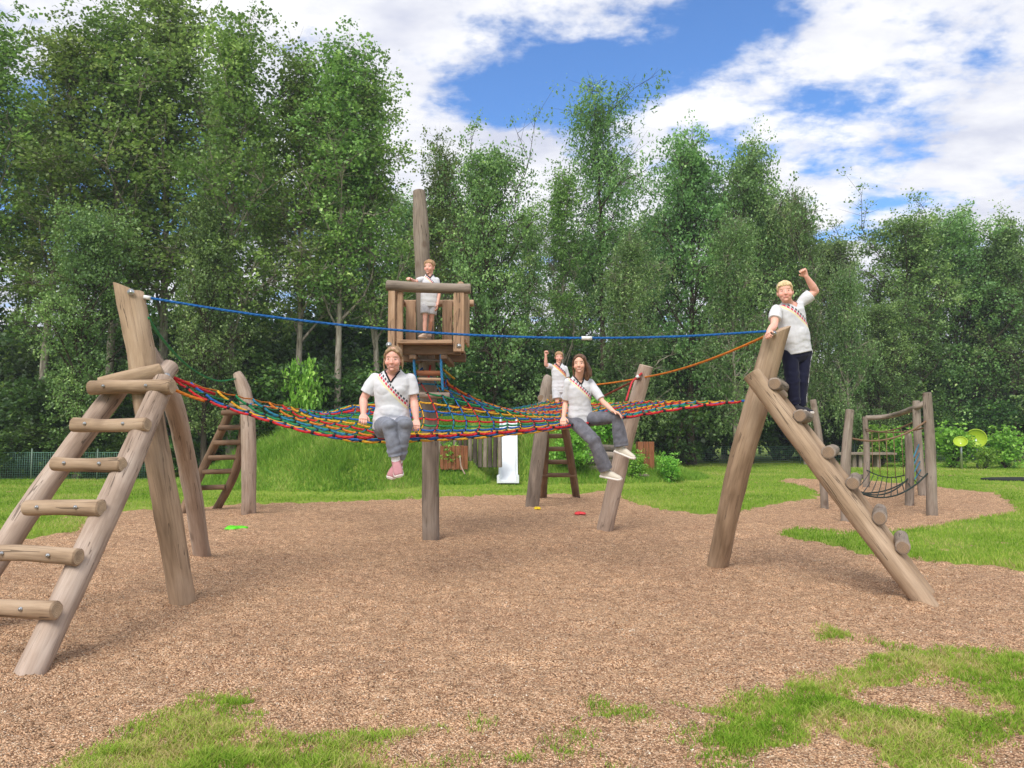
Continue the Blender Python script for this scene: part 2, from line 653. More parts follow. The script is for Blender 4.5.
M_TURF, M_GRAVEL = lawn_mat(), gravel_mat()
gx, gy = spaced(-11, 12, 0.13, 420), spaced(1.5, 26, 0.13, 420)
me = grid_mesh('ground', gx, gy, lambda X, Y: ground_z(X, Y)[0], M_TURF)
tag(link_mesh('ground', me), 'mown lawn around the gravel play area with a grassy mound', kind='structure')


def gravel_z(X, Y):
    b = (fbm(X * 2.6, Y * 2.6, 41, 3) - 0.5) * 0.055 + (fbm(X * 7, Y * 7, 44, 3) - 0.5) * 0.075
    for px_, py_ in ((186, 602), (204, 556), (24, 678), (715, 566), (930, 604), (603, 530), (431, 539), (249, 514), (531, 507)):
        g_ = G(px_, py_)
        b = b + 0.015 * np.exp(-((X - g_.x) ** 2 + (Y - g_.y) ** 2) / 0.05)
    return b


me = grid_mesh('gravel', np.arange(-14, 15, 0.045), np.concatenate([np.arange(2.2, 12, 0.04), np.arange(12, 27, 0.08)]), gravel_z, M_GRAVEL)
tag(link_mesh('gravel', me), 'brown pea gravel spread under the climbing equipment', kind='structure')


# loose pebbles lying on the gravel near the viewer
def pebbles():
    N = 95000
    y = 3.0 + (RNG.random(N) ** 1.7) * 7.5
    x = (RNG.random(N) - 0.5) * 2 * (y * 0.72 + 0.3)
    ok = lawn_sd(x, y) < 0.05
    x, y = x[ok], y[ok]
    N = len(x)
    z = gravel_z(x, y)
    s = 0.0032 + 0.0055 * RNG.random(N) ** 3
    th = RNG.random(N) * 6.28
    base = np.array([(1, 0, 0), (0, 1, 0), (-1, 0, 0), (0, -1, 0), (0, 0, 1), (0, 0, -1)], float)
    sc = np.stack([s * (1 + 0.5 * RNG.random(N)), s * (0.7 + 0.3 * RNG.random(N)), s * (0.5 + 0.3 * RNG.random(N))], -1)
    v = base[None] * sc[:, None, :]
    v += (RNG.random(v.shape) - 0.5) * s[:, None, None] * 0.5
    c, sn = np.cos(th)[:, None], np.sin(th)[:, None]
    vx = v[..., 0] * c - v[..., 1] * sn + x[:, None]
    vy = v[..., 0] * sn + v[..., 1] * c + y[:, None]
    vz = v[..., 2] + (z + s * 0.3)[:, None]
    co = np.stack([vx, vy, vz], -1).reshape(-1, 3)
    fb = np.array([(0, 1, 4), (1, 2, 4), (2, 3, 4), (3, 0, 4), (1, 0, 5), (2, 1, 5), (3, 2, 5), (0, 3, 5)])
    faces = (np.arange(N)[:, None, None] * 6 + fb[None]).reshape(-1, 3)
    me = fast_mesh('loose_pebbles', co, faces)
    at = me.attributes.new('lv', 'FLOAT', 'FACE')
    at.data.foreach_set('value', np.repeat(RNG.random(N), 8).astype(np.float32))
    m, t = new_mat('pebble')
    a = t.n('ShaderNodeAttribute', attribute_name='lv')
    col = t.ramp(a.outputs['Fac'], [(0, lin(104, 82, 60)), (0.3, lin(152, 124, 98)), (0.6, lin(182, 153, 124)), (0.9, lin(210, 182, 148)), (0.985, lin(226, 212, 192)), (1, lin(134, 126, 114))])
    finish(t, col, 0.7, spec=0.3)
    me.materials.append(m)
    tag(link_mesh('loose_pebbles', me), 'loose small tan and brown pebbles lying over the gravel', kind='stuff')


pebbles()


# ------------------------------------------------------------------ grass blades
def blade_mat(name, stops):
    m, t = new_mat(name)
    a = t.n('ShaderNodeAttribute', attribute_name='lv')
    col = t.ramp(a.outputs['Fac'], stops)
    out = t.n('ShaderNodeOutputMaterial')
    d = t.n('ShaderNodeBsdfDiffuse')
    tr = t.n('ShaderNodeBsdfTranslucent')
    t.l(col, d.inputs[0]); t.l(col, tr.inputs[0])
    mx = t.n('ShaderNodeMixShader'); mx.inputs[0].default_value = 0.35
    t.l(d.outputs[0], mx.inputs[1]); t.l(tr.outputs[0], mx.inputs[2])
    t.l(mx.outputs[0], out.inputs['Surface'])
    return m


M_BLADE = blade_mat('grass_blade', [(0, lin(84, 122, 34)), (0.35, lin(120, 160, 50)), (0.7, lin(154, 182, 72)), (0.9, lin(186, 192, 104)), (1, lin(200, 186, 130))])
M_TALL = blade_mat('tall_grass_blade', [(0, lin(84, 124, 42)), (0.45, lin(120, 162, 60)), (0.8, lin(152, 186, 82)), (1, lin(188, 194, 116))])


def blades(name, x, y, z, h, w, lean, mat, label, tone=None):
    N = len(x)
    th = RNG.random(N) * 6.28
    ld = RNG.random(N) * 6.28
    hh = h * (0.45 + 0.75 * RNG.random(N))
    ww = w * (0.7 + 0.6 * RNG.random(N))
    ln = lean * hh * (0.3 + RNG.random(N))
    cx, sx = np.cos(th) * ww * 0.5, np.sin(th) * ww * 0.5
    lx, ly = np.cos(ld) * ln, np.sin(ld) * ln
    p = np.stack([
        np.stack([x - cx, y - sx, z - 0.01], -1), np.stack([x + cx, y + sx, z - 0.01], -1),
        np.stack([x + cx * 0.75 + lx * 0.35, y + sx * 0.75 + ly * 0.35, z + hh * 0.55], -1),
        np.stack([x - cx * 0.75 + lx * 0.35, y - sx * 0.75 + ly * 0.35, z + hh * 0.55], -1),
        np.stack([x + cx * 0.1 + lx, y + sx * 0.1 + ly, z + hh], -1), np.stack([x - cx * 0.1 + lx, y - sx * 0.1 + ly, z + hh], -1)], 1)
    i = np.arange(N)[:, None] * 6
    faces = np.concatenate([i + np.array([[0, 1, 2, 3]]), i + np.array([[3, 2, 4, 5]])], 0)
    me = fast_mesh(name, p.reshape(-1, 3), faces)
    lv = np.clip((RNG.random(N) * 0.6 + (tone if tone is not None else 0.2)), 0, 1)
    at = me.attributes.new('lv', 'FLOAT', 'FACE')
    at.data.foreach_set('value', np.concatenate([lv, lv]).astype(np.float32))
    me.materials.append(mat)
    return tag(link_mesh(name, me), label, kind='stuff')


def scatter(N, ylo, yhi, pw, spread, margin=0.4):
    y = ylo + (RNG.random(N) ** pw) * (yhi - ylo)
    x = (RNG.random(N) - 0.5) * 2 * (y * spread + margin)
    return x, y


# foreground turf
x, y = scatter(520000, 2.6, 7.0, 1.35, 0.72)
sd = lawn_sd(x, y)
dens = fbm(x * 4, y * 4, 61, 4)
fine_ = fbm(x * 17, y * 17, 66, 3)
pr = np.clip(0.14 + sd * 5, 0, 1) * np.clip((dens - 0.36 + np.clip(sd, 0, 0.3) * 0.9) * 5.5, 0.04, 1) * np.clip((fine_ - 0.26) * 4.5, 0.15, 1)
keep = (sd > -0.06) & (RNG.random(len(x)) < pr)
x, y = x[keep], y[keep]
z = np.maximum(ground_z(x, y)[0], gravel_z(x, y))
sdk = np.clip(lawn_sd(x, y), 0, 0.3)
blades('grass', x, y, z, 0.026 + 0.05 * sdk, 0.0052, 1.3, M_BLADE, 'ragged bright green grass creeping over the gravel in the foreground', fbm(x * 3, y * 3, 71, 3) * 1.0 - 0.12)
# stray tufts on the gravel
tx, ty = [], []
for px, py in ((482, 724), (560, 750), (600, 712), (585, 740), (575, 730), (520, 760), (610, 765), (690, 735), (235, 700), (215, 715), (640, 720), (440, 765), (470, 760), (565, 745)):
    g = G(px, py)
    n = random.randint(40, 120)
    tx.append(g.x + RNG.normal(0, 0.045, n)); ty.append(g.y + RNG.normal(0, 0.05, n))
x, y = np.concatenate(tx), np.concatenate(ty)
blades('grass_tufts', x, y, gravel_z(x, y), 0.032, 0.005, 1.3, M_BLADE, 'small green grass tufts sprouting from the bare gravel')
# lawn further out
x, y = scatter(330000, 7.5, 34, 1.9, 0.72)
sd = lawn_sd(x, y)
keep = (sd > -0.02) & (mound(x, y) < 0.12)
x, y = x[keep], y[keep]
z = ground_z(x, y)[0]
k = 1 + np.clip((y - 10) / 14, 0, 1.2)
edge = np.exp(-np.clip(lawn_sd(x, y), 0, 9) / 0.15)
blades('lawn_grass', x, y, z, 0.042 * (1 + 0.5 * edge), 0.008 * k, 0.8, M_BLADE, 'mown green lawn grass round the far side of the gravel', fbm(x * 0.7, y * 0.7, 5, 4) * 1.1 - 0.32)
# rough grass on the mound
x = RNG.uniform(-10.5, 6, 170000); y = RNG.uniform(17.2, 26.5, 170000)
mz = mound(x, y)
cl = fbm(x * 1.4, y * 1.4, 91, 3)
keep = (mz > 0.05) & ~((np.abs(x + 0.11) < 0.33) & (y < 24.2)) & (RNG.random(len(x)) < np.where((np.abs(x + 0.95) < 0.28) & (y > 20.6), 0.12, 1))
x, y, mz, cl = x[keep], y[keep], mz[keep], cl[keep]
blades('tall_grass', x, y, ground_z(x, y)[0], 0.09 + 0.27 * np.clip(mz / 0.7, 0, 1) * np.clip((cl - 0.2) * 2.2, 0.3, 1), 0.016, 0.7, M_TALL, 'tall rough grass growing over the earth mound',
       fbm(x * 1.1, y * 1.1, 95, 3) * 0.9 - 0.22)


# ------------------------------------------------------------------ trees
def leaf_mat(name, stops, tr=0.35):
    m, t = new_mat(name)
    a = t.n('ShaderNodeAttribute', attribute_name='lv')
    oi = t.n('ShaderNodeObjectInfo')
    col = t.ramp(a.outputs['Fac'], stops)
    hs = t.n('ShaderNodeHueSaturation')
    t.l(t.m('ADD', 0.475, t.m('MULTIPLY', oi.outputs['Random'], 0.04)), hs.inputs['Hue'])
    t.l(t.m('ADD', 0.92, t.m('MULTIPLY', oi.outputs['Random'], 0.42)), hs.inputs['Value'])
    hs.inputs['Saturation'].default_value = 1.0
    t.l(col, hs.inputs['Color'])
    out = t.n('ShaderNodeOutputMaterial')
    d = t.n('ShaderNodeBsdfPrincipled')
    d.inputs['Roughness'].default_value = 0.5
    d.inputs['Specular IOR Level'].default_value = 0.35
    trn = t.n('ShaderNodeBsdfTranslucent')
    t.l(hs.outputs[0], d.inputs['Base Color'])
    yl = t.mix(0.3, hs.outputs[0], (0.10, 0.15, 0.03, 1))
    yl = t.mix(1.0, yl, (0.75, 0.75, 0.75, 1), 'MULTIPLY')
    t.l(yl, trn.inputs[0])
    mx = t.n('ShaderNodeAddShader')
    t.l(d.outputs[0], mx.inputs[0]); t.l(trn.outputs[0], mx.inputs[1])
    t.l(mx.outputs[0], out.inputs['Surface'])
    return m


def bark_mat(name, c1, c2):
    m, t = new_mat(name)
    tc = t.n('ShaderNodeTexCoord')
    a = t.noise(t.scalev(tc.outputs['Object'], (5, 5, 1.2)), 1.5, 5, 0.65)
    col = t.ramp(a, [(0.35, c1), (0.62, c2)])
    finish(t, col, 0.9, a, 0.6, 0.03, 0.1)
    return m


LEAF_A = leaf_mat('leaf_poplar', [(0, lin(54, 78, 36)), (0.5, lin(92, 120, 58)), (0.85, lin(126, 150, 80)), (1, lin(158, 178, 108))])
LEAF_B = leaf_mat('leaf_broad', [(0, lin(52, 78, 42)), (0.5, lin(86, 116, 64)), (0.85, lin(118, 146, 84)), (1, lin(148, 170, 108))])
LEAF_W = leaf_mat('leaf_weeping', [(0, lin(58, 84, 48)), (0.5, lin(92, 120, 70)), (0.85, lin(124, 148, 92)), (1, lin(152, 172, 116))])
LEAF_S = leaf_mat('leaf_shrub', [(0, lin(30, 54, 26)), (0.5, lin(54, 84, 38)), (0.85, lin(86, 116, 50)), (1, lin(130, 154, 70))])
LEAF_L = leaf_mat('leaf_light', [(0, lin(66, 112, 32)), (0.5, lin(100, 146, 50)), (1, lin(150, 184, 84))])
BARK = bark_mat('bark_pale', lin(96, 88, 76), lin(168, 160, 146))
BARK_D = bark_mat('bark_dark', lin(52, 46, 40), lin(96, 86, 74))


def tube_np(pts, rad, n, vs, fs):
    pts = [V(p) for p in pts]
    o = len(vs)
    up0 = None
    for i, p in enumerate(pts):
        d = (pts[min(i + 1, len(pts) - 1)] - pts[max(i - 1, 0)]).normalized()
        if up0 is None:
            up0 = d.orthogonal().normalized()
        u = (up0 - d * up0.dot(d)).normalized()
        w = d.cross(u)
        up0 = u
        for k in range(n):
            a = 2 * math.pi * k / n
            vs.append(p + (u * math.cos(a) + w * math.sin(a)) * rad[i])
    for i in range(len(pts) - 1):
        for k in range(n):
            k2 = (k + 1) % n
            fs.append((o + i * n + k, o + i * n + k2, o + (i + 1) * n + k2, o + (i + 1) * n + k))


def leaves_mesh(name, C, tone, size, elong, droop, mat, rng):
    N = len(C)
    nrm = rng.normal(0, 1, (N, 3)); nrm[:, 2] = np.abs(nrm[:, 2]) + 0.35
    nrm /= np.linalg.norm(nrm, axis=1)[:, None]
    t = rng.normal(0, 1, (N, 3)); t[:, 2] -= droop
    t -= nrm * np.sum(t * nrm, 1)[:, None]
    t /= np.linalg.norm(t, axis=1)[:, None] + 1e-9
    b = np.cross(nrm, t)
    s = size * (0.6 + 0.8 * rng.random(N))[:, None]
    L, W = s * elong, s / elong ** 0.5
    bend = nrm * L * 0.15
    v = np.stack([C - t * L * 0.5 - bend, C + b * W * 0.5 - t * L * 0.05, C + t * L * 0.5 - bend, C - b * W * 0.5 - t * L * 0.05], 1).reshape(-1, 3)
    f = np.arange(N * 4).reshape(-1, 4)
    me = fast_mesh(name, v, f)
    at = me.attributes.new('lv', 'FLOAT', 'FACE')
    at.data.foreach_set('value', np.clip(tone, 0, 1).astype(np.float32))
    me.materials.append(mat)
    return me


def make_tree(kind, seed):
    """returns (trunk mesh, crown mesh) with the base at the origin, height 1 unit = 1 m"""
    rg = random.Random(seed)
    rng = np.random.default_rng(seed)
    cfg = dict(
        poplar=dict(H=15, r=0.17, h0=0.30, nb=38, bl=2.5, ang=0.75, sec=5, nl=125, cr=0.30, size=0.102, el=1.1, droop=0.2, leaf=LEAF_A, bark=BARK, prof=lambda t: 0.55 + 0.5 * math.sin(min(1, t * 1.1) * 3.0)),
        broad=dict(H=12, r=0.24, h0=0.14, nb=50, bl=3.3, ang=1.15, sec=6, nl=130, cr=0.36, size=0.110, el=1.05, droop=0.2, leaf=LEAF_B, bark=BARK_D, prof=lambda t: 0.35 + 0.75 * math.sin((t * 0.85 + 0.1) * 3.1)),
        weeping=dict(H=12, r=0.17, h0=0.15, nb=44, bl=2.4, ang=0.9, sec=5, nl=115, cr=0.25, size=0.085, el=1.7, droop=2.0, leaf=LEAF_W, bark=BARK, prof=lambda t: 0.4 + 0.65 * math.sin((t * 0.85 + 0.1) * 3.1)),
        windblown=dict(H=15, r=0.17, h0=0.40, nb=24, bl=2.9, ang=1.0, sec=6, nl=150, cr=0.26, size=0.08, el=2.0, droop=2.0, leaf=LEAF_W, bark=BARK_D, prof=lambda t: 0.45 + 0.5 * abs(math.sin(t * 11))),
        shrub=dict(H=4, r=0.05, h0=0.03, nb=34, bl=1.5, ang=0.9, sec=4, nl=75, cr=0.26, size=0.12, el=1.1, droop=0.2, leaf=LEAF_S, bark=BARK_D, prof=lambda t: 1.0 - 0.55 * t),
        bush=dict(H=1.6, r=0.03, h0=0.03, nb=22, bl=0.8, ang=0.9, sec=3, nl=60, cr=0.16, size=0.10, el=1.2, droop=0.1, leaf=LEAF_L, bark=BARK_D, prof=lambda t: 1.0 - 0.4 * t),
    )[kind]
    H = cfg['H']
    vs, fs = [], []
    tr = []
    lx, ly = rg.uniform(-0.6, 0.6), rg.uniform(-0.5, 0.5)
    ph = rg.random() * 6
    nT = 12
    for i in range(nT + 1):
        t = i / nT
        tr.append(V((lx * t * t + 0.16 * math.sin(ph + t * 5) * t * H / 12, ly * t * t + 0.16 * math.cos(ph * 1.7 + t * 4) * t * H / 12, H * 0.97 * t)))
    trunk_r = [max(0.012, cfg['r'] * (1 - 0.93 * (i / nT) ** 0.8)) * (1.35 if i == 0 else 1) for i in range(nT + 1)]
    if kind not in ('shrub', 'bush'):
        tube_np(tr, trunk_r, 9, vs, fs)
    cl_c, cl_t = [], []
    wind = V((0.9, 0.2, 0)) if kind == 'windblown' else V((0, 0, 0))
    for j in range(cfg['nb']):
        t = cfg['h0'] + (1 - cfg['h0']) * ((j + rg.random()) / cfg['nb']) ** 0.9
        t = min(t, 0.99)
        k = t * nT
        i0 = min(int(k), nT - 1)
        p0 = tr[i0].lerp(tr[i0 + 1], k - i0)
        if kind in ('shrub', 'bush'):
            p0 = V((rg.gauss(0, 0.35) * H / 4, rg.gauss(0, 0.35) * H / 4, t * H * 0.7))
        az = j * 2.399 + rg.uniform(-0.5, 0.5)
        el = cfg['ang'] * rg.uniform(0.65, 1.2) * (1 - 0.45 * t)
        d = V((math.cos(az) * math.sin(el), math.sin(az) * math.sin(el), math.cos(el)))
        Lb = cfg['bl'] * cfg['prof'](t) * rg.uniform(0.45, 1.2) * (1.0 if t < 0.85 else 0.75) * (1 + 0.38 * math.sin(2 * az + seed) * math.sin(t * 7 + seed))
        pts = [p0]
        dd = d.copy()
        if kind in ('shrub', 'bush'):
            tube_np([V((0, 0, -0.05)), p0 * 0.5, p0 + V((0, 0, 0.02))], [cfg['r'], cfg['r'] * 0.8, cfg['r'] * 0.6], 5, vs, fs)
        for q in range(5):
            dd = (dd + V((rg.gauss(0, 0.12), rg.gauss(0, 0.12), rg.gauss(0.03, 0.1))) + wind * 0.08).normalized()
            pts.append(pts[-1] + dd * Lb / 5)
        br = max(0.01, min(0.5 * cfg['r'] * (1 - 0.8 * t), 0.02 * Lb + 0.012))
        tube_np(pts, [br * (1 - 0.8 * q / 5) for q in range(6)], 5, vs, fs)
        tone_b = rg.uniform(-0.2, 0.24)
        for s in range(cfg['sec']):
            q = rg.uniform(0.35, 1.0) * 5
            i1 = min(int(q), 4)
            b0 = pts[i1].lerp(pts[i1 + 1], q - i1)
            sd_ = V((rg.gauss(0, 1), rg.gauss(0, 1), rg.gauss(0.25, 0.6))).normalized()
            sl = Lb * rg.uniform(0.22, 0.48)
            b1 = b0 + (sd_ * 0.75 + dd * 0.4 + wind * 0.2) * sl
            tube_np([b0, b0.lerp(b1, 0.5) + V((0, 0, 0.03)), b1], [br * 0.35 + 0.004, br * 0.22 + 0.003, 0.004], 3, vs, fs)
            spots = [(b1, 1.0)]
            for e_ in range(5):
                f_ = rg.uniform(0.35, 1.0)
                q_ = b0.lerp(b1, f_) + V((rg.gauss(0, 1), rg.gauss(0, 1), rg.gauss(0.1, 0.7))) * cfg['cr'] * 1.55
                spots.append((q_, 0.8))
                tube_np([b0.lerp(b1, f_ * 0.8), q_], [br * 0.18 + 0.003, 0.003], 3, vs, fs)
            for cpos, fr in spots:
                if rg.random() < 0.18: continue
                n = int(cfg['nl'] * fr * rg.uniform(0.4, 1.3) / 4.4)
                c = rng.normal(0, 1, (n, 3)) * cfg['cr'] * rg.uniform(0.38, 0.72) * np.array([1, 1, 0.7])
                if cfg['droop'] > 1:
                    # hanging strands
                    ns = max(3, n // 10)
                    sx = rng.normal(0, cfg['cr'] * 1.1, (ns, 2))
                    sl_ = rng.uniform(0.4, 1.5, ns)
                    si = rng.integers(0, ns, n)
                    u = rng.random(n)
                    c = np.stack([sx[si, 0] + rng.normal(0, 0.04, n), sx[si, 1] + rng.normal(0, 0.04, n), -u * sl_[si]], 1)
                    c[:, 0] += u * sl_[si] * (-0.35 if kind == 'windblown' else 0.0)
                cl_c.append(c + np.array(cpos))
                cl_t.append(np.full(n, 0.42 + tone_b + rg.uniform(-0.16, 0.18)) + rng.normal(0, 0.12, n))
    C = np.concatenate(cl_c); T = np.concatenate(cl_t)
    C[:, 2] = np.maximum(C[:, 2], 0.05)
    crown = leaves_mesh(kind + '_crown', C, T, cfg['size'], cfg['el'], cfg['droop'], cfg['leaf'], rng)
    tv = np.array([tuple(v) for v in vs]); tf = np.array(fs)
    trunk = fast_mesh(kind + '_trunk', tv, tf)
    trunk.polygons.foreach_set('use_smooth', np.ones(len(tf), bool))
    trunk.materials.append(cfg['bark'])
    return trunk, crown, H


PROTO = {}
for kind, n in (('poplar', 3), ('broad', 3), ('weeping', 2), ('windblown', 1), ('shrub', 3), ('bush', 2)):
    PROTO[kind] = [make_tree(kind, 100 + 13 * i + len(kind)) for i in range(n)]
TREE_CAT = dict(poplar='tree', broad='tree', weeping='tree', windblown='tree', shrub='shrub', bush='bush')
TREE_NAME = dict(poplar='poplar_tree', broad='broadleaf_tree', weeping='weeping_tree', windblown='weeping_tree', shrub='shrub', bush='bush')
_cnt = {}


def plant(kind, px, top, Y, label, group, wide=1.0, rot=None):
    i = _cnt.get(kind, 0)
    _cnt[kind] = i + 1
    trunk, crown, H = PROTO[kind][i % len(PROTO[kind])]
    X = (px - 512) / F * Y
    h = P(px, top, Y).z
    o = empty(TREE_NAME[kind], (X, Y, float(ground_z(np.array([X]), np.array([float(Y)]))[0][0]) - 0.03), label, TREE_CAT[kind], group)
    s = h / (H * {'poplar': 1.05, 'broad': 1.10, 'weeping': 1.05, 'windblown': 1.03}.get(kind, 1.0))
    w = s * wide
    o.scale = (w, w, s)
    o.rotation_euler.z = random.random() * 6.28 if rot is None else rot
    link_mesh('stems' if kind in ('shrub', 'bush') else 'trunk', trunk, o)
    link_mesh('foliage' if kind in ('shrub', 'bush') else 'crown', crown, o)
    return o


GT = 'trees along the edge of the wood'
FRONT = [
    ('poplar', -30, 5, 24.5, 'tall leafy poplar cut by the left edge of the photo', 1.15),
    ('poplar', 42, 22, 25.5, 'tall poplar with a pale bent trunk, second from the left edge', 1.1),
    ('poplar', 108, 5, 26, 'tall poplar rising behind the slant-cut post of the log ladder', 1.1),
    ('poplar', 165, -16, 27, 'tallest poplar in the wood, its thin top reaching the upper edge of the photo', 1.1),
    ('poplar', 232, 22, 25.5, 'poplar with a long pale slanting trunk left of the twin pale trunks', 1.0),
    ('poplar', 297, 48, 26.5, 'poplar with a straight pale trunk standing above the curved post', 1.0),
    ('poplar', 338, 36, 26, 'poplar with a pale trunk and bushy pointed top left of the tower', 1.0),
    ('poplar', 378, 70, 27, 'poplar just left of the tower pole, lower than its left neighbours', 0.95),
    ('broad', 80, 200, 23.5, 'bushy yellow green tree low in front of the left poplars', 0.8),
    ('broad', 205, 195, 24.5, 'dark rounded tree between the pale poplar trunks on the left', 0.7),
    ('poplar', 440, 140, 30, 'thin sparse topped tree right behind the tower pole', 0.8),
    ('broad', 492, 146, 28, 'feathery pale green tree right of the tower pole', 0.72),
    ('poplar', 562, 168, 30, 'dark loose crowned tree left of the tall drooping tree', 0.8),
    ('windblown', 604, 88, 31, 'tall lone tree with drooping windblown top standing above the others', 1.0),
    ('weeping', 628, 235, 28, 'pale green drooping tree low at the foot of the tall windblown one', 1.0),
    ('broad', 690, 130, 33, 'dark round crowned tree with open branches right of the windblown tree', 0.75),
    ('broad', 748, 140, 34, 'leafy tree with bare twigs on its right side, left of the waving boy', 0.68),
    ('weeping', 735, 212, 30, 'pale drooping birch in front of the round crowned tree', 0.9),
    ('weeping', 806, 184, 33, 'drooping birch behind the boy with the raised fist', 0.75),
    ('weeping', 848, 262, 33, 'short weeping birch with hanging strands right of the waving boy', 0.8),
    ('broad', 905, 212, 36, 'broad pale green tree standing above the far rope course', 0.95),
    ('broad', 960, 207, 38, 'dark bushy tree over the dish in the right background', 0.9),
    ('broad', 1015, 214, 37, 'dark bushy tree at the right edge of the photo', 0.9),
    ('broad', 880, 300, 34, 'low rounded tree in front of the broad pale green one on the right', 0.9),
]
for kind, px, top, Y, lab, wd in FRONT:
    plant(kind, px, top, Y, lab, GT, wd)
GB = 'trees deeper in the wood'
LB = 'leafy tree deeper in the wood, showing only between the front trees'
for i, (px, top) in enumerate([(-60, 60), (20, 90), (130, 75), (200, 70), (260, 120), (320, 110), (365, 130), (410, 190), (465, 200), (520, 205), (580, 235), (650, 205), (720, 190), (775, 200), (835, 235), (930, 232), (1000, 240), (1070, 230)]):
    plant(('poplar', 'broad')[(i % 3 != 0) * (px > 390)], px + random.uniform(-10, 10), top, (34 if px < 390 else 41) + random.uniform(-2, 3), LB, GB, 0.9)
for i, (px, top, Y) in enumerate([(-130, 30, 28), (-230, 50, 30), (1130, 215, 40), (1210, 205, 42)]):
    plant(('poplar', 'broad')[px > 0], px, top, Y, LB, GB, 1.0)
GS = 'shrubs of the undergrowth'
LS = 'dark green shrub in the undergrowth along the foot of the wood'
px = -40
i = 0
while px < 1075:
    Yb = 25.5 if px < 120 else (27.0 if px < 420 else (30 if px < 700 else 37))
    plant('shrub', px, random.uniform(345, 385) + (12 if px < 150 else 0) + (12 if px > 800 else 0), Yb + random.uniform(-0.8, 1.2), LS, GS, 1.05)
    px += random.uniform(30, 42)
    i += 1
px = -30
LS2 = 'tall dark shrub standing in the second row of undergrowth, half hidden'
while px < 1060:
    Yb = 30 if px < 420 else (34 if px < 700 else 41)
    plant('shrub', px, random.uniform(305, 340) + (15 if px > 780 else 0), Yb + random.uniform(-0.8, 1.5), LS2, GS, 1.0)
    px += random.uniform(44, 58)
px = -40
while px < 440:
    plant('shrub', px, random.uniform(282, 318), 33 + random.uniform(-0.8, 1.5), LS2, GS, 0.9)
    px += random.uniform(44, 58)
plant('bush', 306, 382, 24.5, 'bright light green sapling behind the net by the curved post', None, 0.38)
for px, top, Y, lab in ((952, 428, 30.5, 'bright green bush left of the yellow dish'), (984, 450, 29.5, 'bright green bush under the yellow dish'), (1003, 432, 30, 'bright green bush right of the yellow dish, near the right edge')):
    plant('bush', px, top, Y, lab, 'bushes around the dish', 1.0)
for px, top, Y, lab in ((572, 442, 21.0, 'yellow green bush behind the small ladder on the mound'), (668, 459, 21.3, 'scrubby green bush at the right foot of the mound'), (605, 438, 22.6, 'leafy bush above the stacked logs on the mound'),
                        (634, 461, 21.2, 'low green bush right of the stacked logs'), (452, 463, 20.9, 'dark round bush beneath the palisade boards'), (905, 432, 31, 'green bush behind the far rope course'), (880, 430, 32, 'green bush behind the far plank table')):
    plant('bush', px, top, Y, lab, 'small bushes on and near the mound' if px < 800 else 'bushes beyond the far rope course', 0.9 if px != 664 else 1.2)
for px, top, Y in ((8, 425, 23.8), (45, 418, 24.3), (88, 424, 24.1), (130, 430, 24.0), (165, 432, 24.2)):
    plant('shrub', px, top, Y, 'low shrub with yellowish leaves behind the left wire fence', 'low shrubs behind the left wire fence', 1.5)


# ------------------------------------------------------------------ wire fences
M_WIRE = plain_mat('green_wire', lin(112, 152, 134), 0.5)
M_FPOST = plain_mat('fence_post_steel', lin(104, 124, 110), 0.5)


def wire_fence(pts, hgt, label, step):
    root = empty('wire_fence', (pts[0].x, pts[0].y, 0.03), label, 'fence')
    b = MB()
    for a, c in zip(pts, pts[1:]):
        L = (c - a).length
        n = max(2, int(L / step))
        for i in range(n + 1):
            p = a.lerp(c, i / n)
            b.rope([p + V((0, 0, 0.02)), p + V((0, 0, hgt))], 0.0055, 3)
        for k in range(int(hgt / step) + 1):
            z = 0.04 + k * step
            if z < hgt: b.rope([a + V((0, 0, z)), c + V((0, 0, z))], 0.004, 3)
        b.rope([a + V((0, 0, hgt)), c + V((0, 0, hgt))], 0.007, 4)
    b.build('wire_mesh', M_WIRE, root)
    for p in pts:
        q = MB()
        q.rope([p + V((0, 0, -0.1)), p + V((0, 0, hgt + 0.12))], 0.025, 8)
        q.build('post', M_FPOST, root)


wire_fence([V((x, 23.2, 0.03)) for x in (-18, -16.6, -14.6, -12.6, -10.8)], 0.82, 'green wire mesh fence at the left below the poplars', 0.07)
wire_fence([V((x, 34.0 + (x - 5) * 0.05, 0.03)) for x in (5.5, 8, 10.5, 13, 15.5, 18, 20.5, 23)], 0.75, 'green wire mesh fence along the wood beyond the right lawn', 0.09)

# ------------------------------------------------------------------ left climbing frame with log ladder
LF = empty('log_ladder_frame', G(186, 604), 'nearest log ladder on the left with a tall slant-cut post and two props', 'climbing frame')
p_top = P(129, 289, 7.15)
log_part('post', LF, [G(186, 602) - V((0, 0, 0.12)), P(166, 500, 6.78), P(147, 400, 7.0), P(140, 350, 7.08), p_top], [0.112, 0.112, 0.122, 0.122, 0.122], W_TAN, cut_end=(0.36, 0.1, 0.93), wob=0.09, n=22, bev=0.004)
log_part('post', LF, [G(204, 556) - V((0, 0, 0.12)), P(190, 480, 8.7), P(174, 405, 7.9), P(147, 352, 7.42)], [0.098, 0.10, 0.10, 0.092], W_PALE, wob=0.08)
rt, rb = P(164, 382, 7.0), G(24, 678)
log_part('rail', LF, [rt, rt.lerp(rb, 0.5) + V((0.02, 0, -0.02)), rb - V((0, 0.03, 0.09))], [0.098, 0.10, 0.092], W_PALE, wob=0.06, n=22)
lt, lb = P(122, 383, 7.22), G(-62, 640)
log_part('rail', LF, [lt, lt.lerp(lb, 0.5) + V((0, 0, 0.03)), lb - V((0, 0.03, 0.09))], [0.094, 0.096, 0.092], W_PALE, wob=0.06, n=22)
rail_n = V((0, -0.8, 0.6)).normalized()
